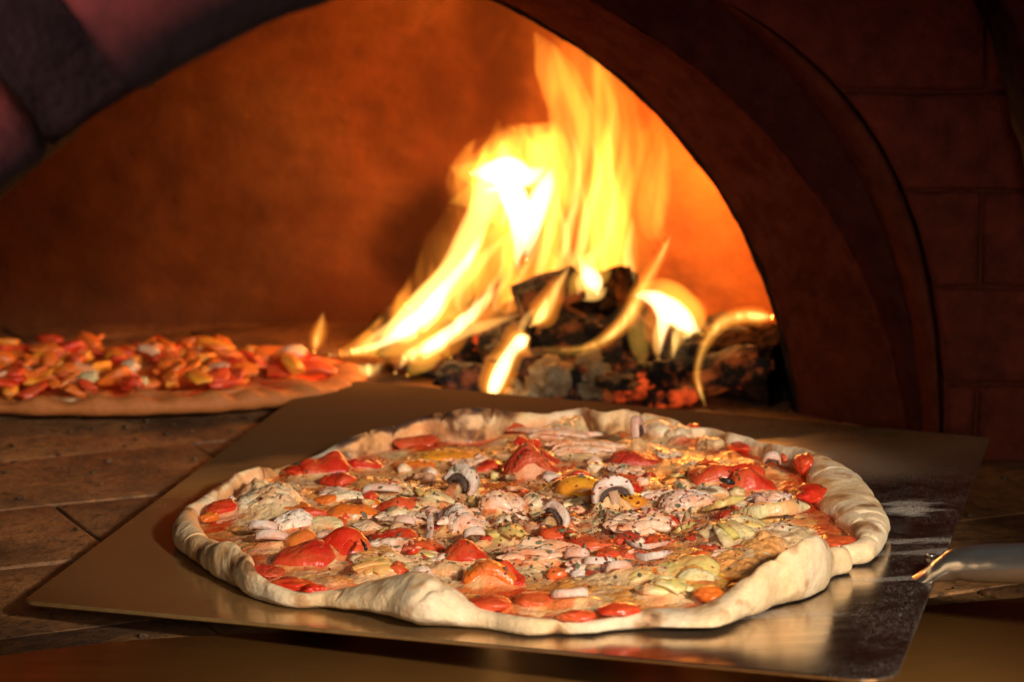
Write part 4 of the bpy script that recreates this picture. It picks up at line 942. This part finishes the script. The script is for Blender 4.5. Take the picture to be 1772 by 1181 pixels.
lump(1462, 938, 40, 22, 'red', 'tomato_piece', 21, 0, .4, .3)
fold(590, 948, 105, 62, 'tomato', 'pepper_piece', 22, -8, .68, .45, 'folded orange red tomato wedge at the front left', .0026)
fold(530, 962, 110, 58, 'red', 'pepper_piece', 23, -15, .55, .4, None, .0024)
fold(520, 935, 62, 40, 'orange', 'pepper_piece', 24, 25, .6, .3)
fold(684, 930, 105, 36, 'red', 'pepper_piece', 25, 6, .5, .8)
lump(455, 990, 60, 44, 'deepred', 'tomato_piece', 26, 30, .4, .35)
lump(505, 1012, 80, 22, 'tomato', 'tomato_piece', 27, -14, .4, .35)
lump(545, 1022, 44, 12, 'tomato', 'tomato_piece', 28, -14, .4, .35)
fold(806, 962, 84, 46, 'red', 'pepper_piece', 29, -14, .62, .5, None, .0024)
fold(848, 1000, 110, 52, 'orange', 'pepper_piece', 30, -8, .72, .35, 'orange red pepper arching like a hood at the front', .0026, hood=True)
fold(872, 992, 80, 44, 'tomato', 'pepper_piece', 31, -40, .6, .5)
lump(850, 1046, 74, 38, 'red', 'tomato_piece', 32, 0, .55, .15, 'round red tomato slice at the front crust', fine=.02)
lump(925, 1038, 70, 38, 'red', 'tomato_piece', 33, -10, .5, .2)
lump(962, 925, 70, 40, 'red', 'tomato_piece', 34, -10, .6, .2, 'red tomato half dotted with seeds near the centre', fine=.05)
lump(1020, 940, 90, 40, 'red', 'tomato_piece', 35, -20, .5, .2)
lump(1052, 958, 44, 34, 'tomato', 'tomato_piece', 36, -20, .5, .2)
lump(1072, 1056, 78, 34, 'tomato', 'tomato_piece', 37, 12, .55, .18, 'red tomato wedge on the front rim')
lump(1000, 1068, 70, 18, 'tomato', 'tomato_piece', 38, 5, .5, .25)
lump(1285, 775, 60, 20, 'tomato', 'tomato_piece', 39, -10, .4, .3); lump(1200, 742, 24, 20, 'red', 'tomato_piece', 40, 0, .5, .3)
lump(1275, 1022, 40, 24, 'orange', 'tomato_piece', 41, 20, .5, .3); lump(1228, 1030, 56, 40, 'orange', 'tomato_piece', 42, 0, .6, .2)
lump(760, 1040, 40, 16, 'orange', 'tomato_piece', 43, -30, .4, .3)
# yellow pieces
lump(1005, 846, 92, 56, 'yolk', 'yellow_tomato', 50, 0, .68, .08, 'glossy yellow tomato half in the middle', fine=.01)
lump(1092, 868, 50, 40, 'yolk', 'yellow_tomato', 51, 20, .6, .2)
fold(782, 790, 120, 30, 'yolk', 'pepper_piece', 52, 4, .5, .3, 'flat yellow pepper behind the first mushroom slice')
fold(716, 806, 90, 20, 'orange', 'pepper_piece', 53, 4, .4, .4)
# ---- white pieces
fold(868, 872, 100, 42, 'white', 'chicken_piece', 60, -6, .6, .7, 'white chicken slice speckled with spice at the centre', .0028)
fold(808, 905, 84, 58, 'white', 'chicken_piece', 61, 12, .6, .8, 'white chicken chunk below the first mushroom slice', .0030)
shreds(790, 905, 60, 50, 'white', 'chicken_piece', 62, 8)
fold(1198, 872, 140, 40, 'white', 'chicken_piece', 63, 14, .6, .4, 'long white chicken slice right of centre', .0032)
shreds(1165, 866, 90, 30, 'white', 'chicken_piece', 64, 10)
shreds(1082, 822, 62, 40, 'white', 'chicken_piece', 65, 8)
shreds(930, 965, 100, 54, 'shred', 'chicken_piece', 66, 26, 'pinkish shredded chicken with ragged fibres near the front')
shreds(1100, 912, 95, 46, 'shred', 'chicken_piece', 67, 18)
fold(505, 905, 72, 44, 'white', 'chicken_piece', 68, 25, .62, .3, 'smooth white chicken slice at the left', .0028)
fold(690, 947, 130, 32, 'white', 'chicken_piece', 69, -14, .5, .4)
shreds(1020, 780, 110, 30, 'shred', 'chicken_piece', 70, 14); shreds(960, 755, 120, 30, 'shred', 'chicken_piece', 71, 12)
lump(1175, 752, 44, 40, 'cheese', 'cheese_lump', 72, 0, .6); lump(1238, 768, 34, 28, 'arti', 'artichoke_piece', 73, 0, .6); lump(1140, 745, 56, 48, 'cheese', 'cheese_lump', 74, 0, .6, .12)
lump(400, 868, 16, 26, 'white', 'cheese_lump', 75, -30, .5)
fold(1335, 868, 80, 26, 'white', 'cheese_lump', 76, 0, .5, .8); fold(880, 905, 60, 26, 'cheese', 'cheese_lump', 77, 20, .5, .8)
fold(470, 868, 120, 62, 'cheese', 'cheese_lump', 78, -5, .62, .6, 'large melted cheese blister browned on top at the left', .0028)
fold(1360, 930, 150, 50, 'cheese', 'cheese_lump', 79, 12, .45, .7, 'wide melted cheese sheet near the right rim')
fold(600, 860, 90, 24, 'cheese', 'cheese_lump', 80, 0, .5, .7)
# ---- artichokes
arti(742, 868, 80, 54, 81, 4, 60, label='pale artichoke wedge below the yellow pepper')
arti(880, 926, 86, 52, 82, 6, -10, 'artig', 'green artichoke piece just left of centre')
arti(1268, 925, 130, 84, 83, 9, -30, 'arti', 'largest artichoke heart, at the right')
strand([(1265, 890, 6), (1310, 886, 9), (1360, 880, 10), (1402, 878, 7)], 26, 'arti', 'artichoke_strip', 1, .5, 'pale artichoke strip lying above the largest heart', side=(0, .5, 1))
strand([(1215, 884, 4), (1250, 872, 8), (1290, 862, 8)], 14, 'artig', 'artichoke_strip', 2, .5, side=(0, .5, 1))
fold(1185, 985, 130, 52, 'artig', 'artichoke_leaf', 84, -8, .6, .6, 'yellow translucent artichoke leaf at the front right', .0016)
fold(1205, 1000, 90, 30, 'arti', 'artichoke_leaf', 85, -15, .6, .8)
arti(1150, 1020, 110, 52, 86, 7, 10, 'arti'); arti(1110, 1000, 84, 40, 87, 5, 170, 'arti')
arti(655, 985, 110, 44, 88, 9, 190, 'artig', 'yellow green artichoke fan tucked behind the front left crust', 60)
fold(565, 908, 86, 26, 'arti', 'artichoke_piece', 89, -8, .6, .4, None, .002)
fold(770, 988, 84, 32, 'arti', 'artichoke_piece', 90, -12, .5, .6, None, .002)
arti(720, 965, 100, 26, 91, 5, 0, 'arti'); arti(1320, 900, 70, 30, 92, 5, 0, 'artig')
strand([(1180, 905, 3), (1190, 890, 8), (1203, 878, 12)], 12, 'arti', 'artichoke_strip', 3, .5)
strand([(1160, 925, 4), (1180, 915, 7), (1205, 905, 5)], 9, 'artig', 'artichoke_strip', 4, .5)
# ---- mushrooms
mushroom(792, 842, 66, 44, -28, -28, 24, .0045, 0, 1, 'grey white mushroom cap slice with black gills, leaning', .006, True, .3)
mushroom(1062, 862, 78, 40, 12, -12, -10, .0045, .012, 2, 'hooked mushroom slice with a dark stem at the centre', .008, True, .2)
strand([(1052, 880, 8), (1050, 900, 5), (1046, 915, 3), (1042, 930, 1)], 12, 'mushb', 'mushroom_stem', 5, .6)
mushroom(957, 898, 64, 30, -35, -25, 30, .003, 0, 3, 'thin upright mushroom slice above the dotted tomato', .005, True, .2)
strand([(738, 882, 12), (744, 900, 10), (743, 925, 6), (732, 952, 3)], 13, 'mush', 'mushroom_sliver', 6, .4, 'thin curved mushroom sliver standing on edge', side=(1, 0, .3))
strand([(884, 895, 8), (900, 908, 6), (930, 918, 4), (960, 922, 2)], 16, 'mushb', 'mushroom_sliver', 7, .5, side=(0, .3, 1))
strand([(1078, 930, 3), (1090, 942, 4), (1120, 947, 4), (1150, 942, 4), (1165, 935, 3)], 9, 'mush', 'mushroom_sliver', 8, .6, 'white ring of mushroom right of centre', side=(0, 0, 1))
strand([(1085, 955, 2), (1110, 965, 3), (1140, 962, 4), (1165, 955, 3)], 14, 'mush', 'mushroom_sliver', 9, .5)
mushroom(998, 962, 46, 18, 6, 50, 0, .0035, 0, 4, None, .004, True); mushroom(1035, 975, 54, 16, -6, 55, 0, .003, 0, 5, None, .003, True)
mushroom(985, 1030, 70, 26, 10, 65, 0, .003, 0, 6, 'flat brown mushroom slice in the front cheese', .003, True)
strand([(970, 1048, 1), (1000, 1040, 2), (1040, 1030, 2), (1075, 1028, 1)], 12, 'mushb', 'mushroom_sliver', 10, .4)
mushroom(1105, 752, 40, 34, 70, -10, 0, .004, 0, 7, None, .008, True); mushroom(455, 915, 54, 22, -15, 50, 0, .0035, 0, 8, None, .004, True); mushroom(470, 930, 60, 22, 0, 60, 0, .0035, 0, 9, None, .003, True)
mushroom(660, 850, 70, 18, 8, 50, 0, .003, 0, 10, None, .003, True); mushroom(1335, 800, 34, 22, 0, 30, 0, .003, 0, 11, None, .005, True); mushroom(1070, 985, 50, 20, 15, 45, 0, .003, 0, 12, None, .004, True)
mushroom(820, 925, 40, 18, 15, 45, 0, .003, 0, 13, None, .004, True); mushroom(700, 905, 40, 16, -15, 45, 0, .003, 0, 14, None, .004, True)
strand([(1245, 830, 12), (1258, 833, 13), (1272, 838, 11)], 11, 'black', 'olive_sliver', 11, .7, 'black sliver on the widest red pepper')
strand([(625, 935, 10), (632, 945, 11), (634, 955, 9)], 8, 'black', 'burnt_sliver', 12, .7)
# ---- medium pieces overlapping one another between the named ones
rs = random.Random(77)
for k in range(78):
    a = rs.uniform(0, 2*math.pi); q = math.sqrt(rs.random())*.84
    u = 925+q*500*math.cos(a); v = 893+q*150*math.sin(a)
    if 1290 < u < 1440 and 900 < v < 985: continue
    kind, nm = rs.choices([('red', 'pepper_piece'), ('tomato', 'tomato_piece'), ('orange', 'pepper_piece'), ('shred', 'chicken_piece'), ('white', 'chicken_piece'), ('cheese', 'cheese_lump'), ('arti', 'artichoke_piece'), ('deepred', 'pepper_piece')], [3, 3, 2, 3, 2, 3, 1.5, 2])[0]
    w_ = rs.uniform(44, 90)*(.85 if v < 850 else 1.); h_ = w_*rs.uniform(.26, .42)
    if kind == 'shred': shreds(u, v, w_, h_, kind, nm, 400+k, 10, None, rs.uniform(-30, 30))
    elif rs.random() < .25: lump(u, v, w_*.7, h_, kind, nm, 400+k, rs.uniform(-40, 40), .45, .3, None, 1.3, .85, 0, 0, .08)
    else: fold(u, v, w_, h_, kind, nm, 400+k, rs.uniform(-60, 60), .42, 1.2, None, rs.uniform(.0010, .0022), rs.uniform(-14, 4), rs.uniform(-12, 12), n=44, m=26)
# ---- loose small bits that crowd the middle
rs = random.Random(11)
for k in range(95):
    a = rs.uniform(0, 2*math.pi); q = math.sqrt(rs.random())*.80
    u = 940+q*470*math.cos(a); v = 900+q*140*math.sin(a)
    kind, nm = rs.choice([('shred', 'chicken_piece'), ('white', 'chicken_piece'), ('arti', 'artichoke_piece'), ('mushb', 'mushroom_sliver'), ('tomato', 'tomato_piece'), ('deepred', 'tomato_piece'), ('cheese', 'cheese_lump'), ('artig', 'artichoke_piece'), ('mush', 'mushroom_sliver')])
    typ = rs.random(); w_ = rs.uniform(14, 40); h_ = w_*rs.uniform(.4, .65)
    if typ < .45: lump(u, v, w_, h_, kind, nm, 200+k, rs.uniform(-40, 40), .5, .35, None, 1.5, .85, 0, 0, .12, 3)
    elif typ < .75: fold(u, v, w_*1.3, h_, kind, nm, 200+k, rs.uniform(-50, 50), .5, 1.1, None, rs.uniform(.0008, .0018), n=24, m=14)
    else:
        L = w_*.9; b = rs.uniform(-.7, .7)
        strand([(u-L*math.cos(b), v-L*.4*math.sin(b), 1), (u, v-3, 4+rs.uniform(0, 4)), (u+L*math.cos(b), v+L*.4*math.sin(b), 1)], rs.uniform(5, 11), kind, nm, k, rs.uniform(.3, .8), ns=8)
# ---- cheese melted over and between the toppings: sags in the gaps, the tall pieces stand proud of it
allV = []; allF = []; b = 0
for W, F in SOL:
    allV.append(W); allF += [tuple(int(i)+b for i in f) for f in F]; b += len(W)
bv0 = BVHTree.FromPolygons([Vector(v) for v in np.vstack(allV)], allF)
NG = 420; gxx = np.linspace(PC[0]-.165, PC[0]+.165, NG); gyy = np.linspace(PC[1]-.185, PC[1]+.185, NG)
GX, GY = np.meshgrid(gxx, gyy, indexing='ij'); BZ, BC = inner_surface(GX, GY); PZg = PEEL_Z+PAX*GX+PAY*(GY-1.24)
gr = np.hypot(GX-PC[0], GY-PC[1]); ga = np.arctan2(GY-PC[1], GX-PC[0]); gri = np.interp(ga, TH, RI)
HZ = BZ.copy(); dn = Vector((0, 0, -1))
for i in range(NG):
    for j in range(NG):
        if gr[i, j] < gri[i, j]+.002:
            h = bv0.ray_cast(Vector((GX[i, j], GY[i, j], .15)), dn)
            if h[0] is not None: HZ[i, j] = max(HZ[i, j], h[0].z-PZg[i, j])
def gblur(A, s):
    k = np.arange(-int(3*s), int(3*s)+1); g = np.exp(-.5*(k/s)**2); g /= g.sum(); p = len(k)//2
    B = np.pad(A, ((p, p), (0, 0)), 'edge'); A = sum(g[q]*B[q:q+A.shape[0]] for q in range(len(k)))
    B = np.pad(A, ((0, 0), (p, p)), 'edge'); return sum(g[q]*B[:, q:q+A.shape[1]] for q in range(len(k)))
HB = gblur(HZ, 4.2); GP = np.stack([GX, GY, 0*GX], -1); gn = fbm(GP, 32, 4, 81); gf = fbm(GP, 150, 3, 83)
CZ = HB-.0006+.0032*gn+.0006*gf
top = gblur(np.minimum(CZ, HZ+.0009), 1.1)
inn = (gr < gri-.001) & (gn > -.42)
ii = np.arange(NG*NG).reshape(NG, NG); q = np.stack([ii[:-1, :-1], ii[1:, :-1], ii[1:, 1:], ii[:-1, 1:]], -1).reshape(-1, 4)
q = q[inn.ravel()[q].all(1)]; used = np.unique(q); rm = np.full(NG*NG, -1); rm[used] = np.arange(len(used))
fade = .004*sst(-.010, -.002, gr-gri)+.003*sst(-.30, -.42, gn)
MV = np.stack([GX, GY, top-fade+PZg], -1).reshape(-1, 3)[used]
c1 = CREAM+(np.array([.85, .38, .11])-CREAM)*sst(-.10, .32, fbm(GP, 60, 4, 85))[..., None]
mc = c1*.55+BC*.45; mc = mc+(np.array([.74, .15, .03])-mc)*(sst(.02, .32, fbm(GP, 85, 4, 88))*.8)[..., None]
for (uu, vv, rx_, ry_, cc) in ((1350, 940, .034, .040, (.88, .64, .38)), (1090, 1010, .022, .026, (.86, .56, .27)), (480, 868, .024, .030, (.86, .62, .36)), (1040, 745, .030, .030, (.86, .60, .30)), (640, 1000, .022, .016, (.86, .56, .28))):
    pp = atp(uu, vv, .008); kk = 1-sst(.4, 1.1, np.sqrt(((GX-pp[0])/rx_)**2+((GY-pp[1])/ry_)**2)+.4*gn); mc = mc+(np.array(cc)-mc)*(kk*.8)[..., None]
me = mesh_from('melted_cheese', rel(pizza, MV), rm[q])
a_ = me.color_attributes.new('Col', 'FLOAT_COLOR', 'POINT'); a_.data.foreach_set('color', np.concatenate([np.clip(mc.reshape(-1, 3)[used], 0, 1), np.ones((len(used), 1))], 1).astype(np.float32).ravel())
a_ = me.attributes.new('Rim', 'FLOAT', 'POINT'); a_.data.foreach_set('value', np.full(len(used), .12, np.float32))
mo = link('melted_cheese', me, M['body'], pizza); mo['label'] = 'glossy melted cheese stained orange between the toppings'
SOL.append((MV, [tuple(f) for f in rm[q]]))
# ---- herbs and chilli flakes dropped onto what lies below
allV = []; allF = []; b = 0
for W, F in SOL:
    allV.append(W); allF += [tuple(int(i)+b for i in f) for f in F]; b += len(W)
sub = np.concatenate([np.stack([xi, yi, V_full[:, :ns_in, 2]], -1)], 1)[::10, ::6]
fb = grid_faces(sub.shape[0], sub.shape[1], wrap_u=True)+b
allV.append(sub.reshape(-1, 3)); allF += [tuple(int(i) for i in f) for f in fb]
bvh = BVHTree.FromPolygons([Vector(v) for v in np.vstack(allV)], allF)
def flakes(name, label, mat, n, smin, smax, seed, cen=(960, 900), rad=(430, 130), gauss=True, long=1.6):
    rs = random.Random(seed); VV = []; FF = []; b = 0
    for k in range(n):
        if gauss: u = rs.gauss(cen[0], rad[0]*.5); v = rs.gauss(cen[1], rad[1]*.5)
        else:
            a = rs.uniform(0, 6.283); q = math.sqrt(rs.random()); u = cen[0]+rad[0]*q*math.cos(a); v = cen[1]+rad[1]*q*math.sin(a)
        p = atp(u, v, .008)
        if np.hypot(p[0]-PC[0], p[1]-PC[1]) > .145: continue
        hit = bvh.ray_cast(Vector((p[0], p[1], .12)), Vector((0, 0, -1)))
        if hit[0] is None: continue
        n_ = hit[1].normalized()
        if n_.z < 0: n_ = -n_
        c = hit[0]+n_*.0003; t = n_.orthogonal().normalized(); t.rotate(Matrix.Rotation(rs.uniform(0, 6.28), 3, n_)); s = n_.cross(t)
        L = rs.uniform(smin, smax)*long/2; w2 = L/long*rs.uniform(.5, 1); cv = L*rs.uniform(-.2, .6); kk = n_*cv; hh = n_*.0002
        P = [c-t*L+kk, c-t*L*.3+s*w2-hh, c-t*L*.3-s*w2-hh, c+t*L*.5+s*w2*.8, c+t*L*.5-s*w2*.8, c+t*L+kk*rs.random(), c+hh*2]
        VV += [tuple(x) for x in P]; FF += [(b, b+2, b+6), (b, b+6, b+1), (b+1, b+6, b+3), (b+2, b+4, b+6), (b+6, b+5, b+3), (b+6, b+4, b+5), (b, b+1, b+2), (b+1, b+3, b+4, b+2), (b+3, b+5, b+4)]; b += 7
    o = link(name, mesh_from(name, rel(pizza, VV), FF, False), M[mat], pizza); o['label'] = label; o['kind'] = 'stuff'; return o
flakes('herb_flakes', 'dark dried herb flakes strewn over the toppings', 'herb', 600, .0008, .0019, 1)
flakes('thyme_leaves', 'small grey green thyme leaves, thickest at the centre', 'herb2', 170, .0014, .0030, 2, (1000, 910), (330, 110))
flakes('chilli_flakes', 'dark red chilli flakes and paprika grains', 'flake', 1900, .0005, .0016, 3, (960, 890), (440, 120), True, 1.3)
flakes('chilli_flakes', 'coarse chilli flakes over the centre', 'flake', 380, .0011, .0022, 4, (1000, 880), (330, 100))

# =================================================================== FAR PIZZA
fp = empty('pizza', tuple(atz(170, 690, .004)), 'second pizza baking at left on the oven floor, orange and out of focus', 'pizza')
cx = atz(165, 690, .004); fc = np.array([cx[0], 1.610]); fa, fbx = .149, .080
nt = 500; T2 = np.linspace(-np.pi, np.pi, nt, endpoint=False)
nn1 = noise(np.stack([np.cos(T2)*3, np.sin(T2)*3, 0*T2+20], 1)); nn2 = noise(np.stack([np.cos(T2)*9, np.sin(T2)*9, 0*T2+25], 1))
ro = 1+.03*nn1+.02*nn2; ri = .86+.05*nn2; rh = .0045+.004*nn2+.002*nn1
ss2 = np.linspace(0, 1, 70)**.8; phs = np.linspace(0, 1.5*np.pi, 26)[1:]
r1 = ri[:, None]*ss2; w2 = (ro-ri)/2; r2 = (ri+w2)[:, None]-w2[:, None]*np.cos(phs); rr_ = np.concatenate([r1, r2], 1)
x = fc[0]+fa*np.cos(T2)[:, None]*rr_; y = fc[1]+fbx*np.sin(T2)[:, None]*rr_
P3 = np.stack([x, y, 0*x], -1)
z1 = .006+.003*fbm(P3[:, :70], 50, 3, 3); hc = .005; z2 = np.where(phs < np.pi, hc+(rh[:, None]-0)*np.abs(np.sin(phs)), hc*(1+np.sin(phs)))
z = np.concatenate([z1, np.maximum(z2, .0005)], 1)
q = fbm(P3, 35, 4, 5); col = TAN+(SAUCE-TAN)*sst(-.05, .3, q)[..., None]; col = col+(CREAM-col)*sst(.1, .4, -q)[..., None]
rimk = np.concatenate([np.zeros(70), sst(0, .8, phs)]); col = col*(1-rimk[None, :, None])+np.array([.46, .15, .035])*rimk[None, :, None]
put_body('crust', np.stack([x, y, z+.004], -1), np.clip(col, 0, 1), np.broadcast_to(rimk, x.shape), fp, M['body'])
protos = {}
for kind in ('red', 'tomato', 'orange', 'cheese', 'arti', 'mush', 'yolk', 'shred'):
    for j in range(2):
        V2, F2 = blob(1, .8, .6, 300+j+len(protos)*3, .35, 3, 1.5, .9, .1); protos[(kind, j)] = mesh_from('topping', V2, F2)
nmz = {'red': 'pepper_piece', 'tomato': 'tomato_piece', 'orange': 'pepper_piece', 'cheese': 'cheese_lump', 'arti': 'artichoke_piece', 'mush': 'mushroom_slice', 'yolk': 'pepper_piece', 'shred': 'chicken_piece'}
rs = random.Random(21)
def fput(kind, x, y, z, s, az=None):
    o = link(nmz[kind], protos[(kind, rs.randint(0, 1))], M[kind], fp)
    o.location = (x-fp.location[0], y-fp.location[1], z-fp.location[2]); o.scale = (s*rs.uniform(.9, 1.6), s*rs.uniform(.7, 1.2), s*rs.uniform(.4, .9)); o.rotation_euler = (rs.uniform(-.5, .5), rs.uniform(-.5, .5), rs.uniform(0, 6.28) if az is None else az)
for k in range(230):
    a = rs.uniform(0, 6.283); q = math.sqrt(rs.random())*.84
    fput(rs.choices(['red', 'tomato', 'orange', 'cheese', 'arti', 'mush', 'yolk', 'shred'], [2, 5, 9, .5, 1., .1, 5, .1])[0], fc[0]+fa*q*math.cos(a), fc[1]+fbx*q*math.sin(a), .014+rs.uniform(0, .008), rs.uniform(.006, .017))
for (u, v, kind, s) in ((345, 612, 'cheese', .014), (452, 612, 'yolk', .015), (230, 606, 'red', .013), (180, 614, 'red', .015), (85, 622, 'orange', .018), (300, 625, 'red', .014), (525, 625, 'red', .013), (575, 638, 'red', .017), (400, 620, 'yolk', .015), (140, 628, 'orange', .016)):
    p = aty(u, v, 1.655); fput(kind, p[0], p[1], p[2], s)
print('objects', len(bpy.data.objects))
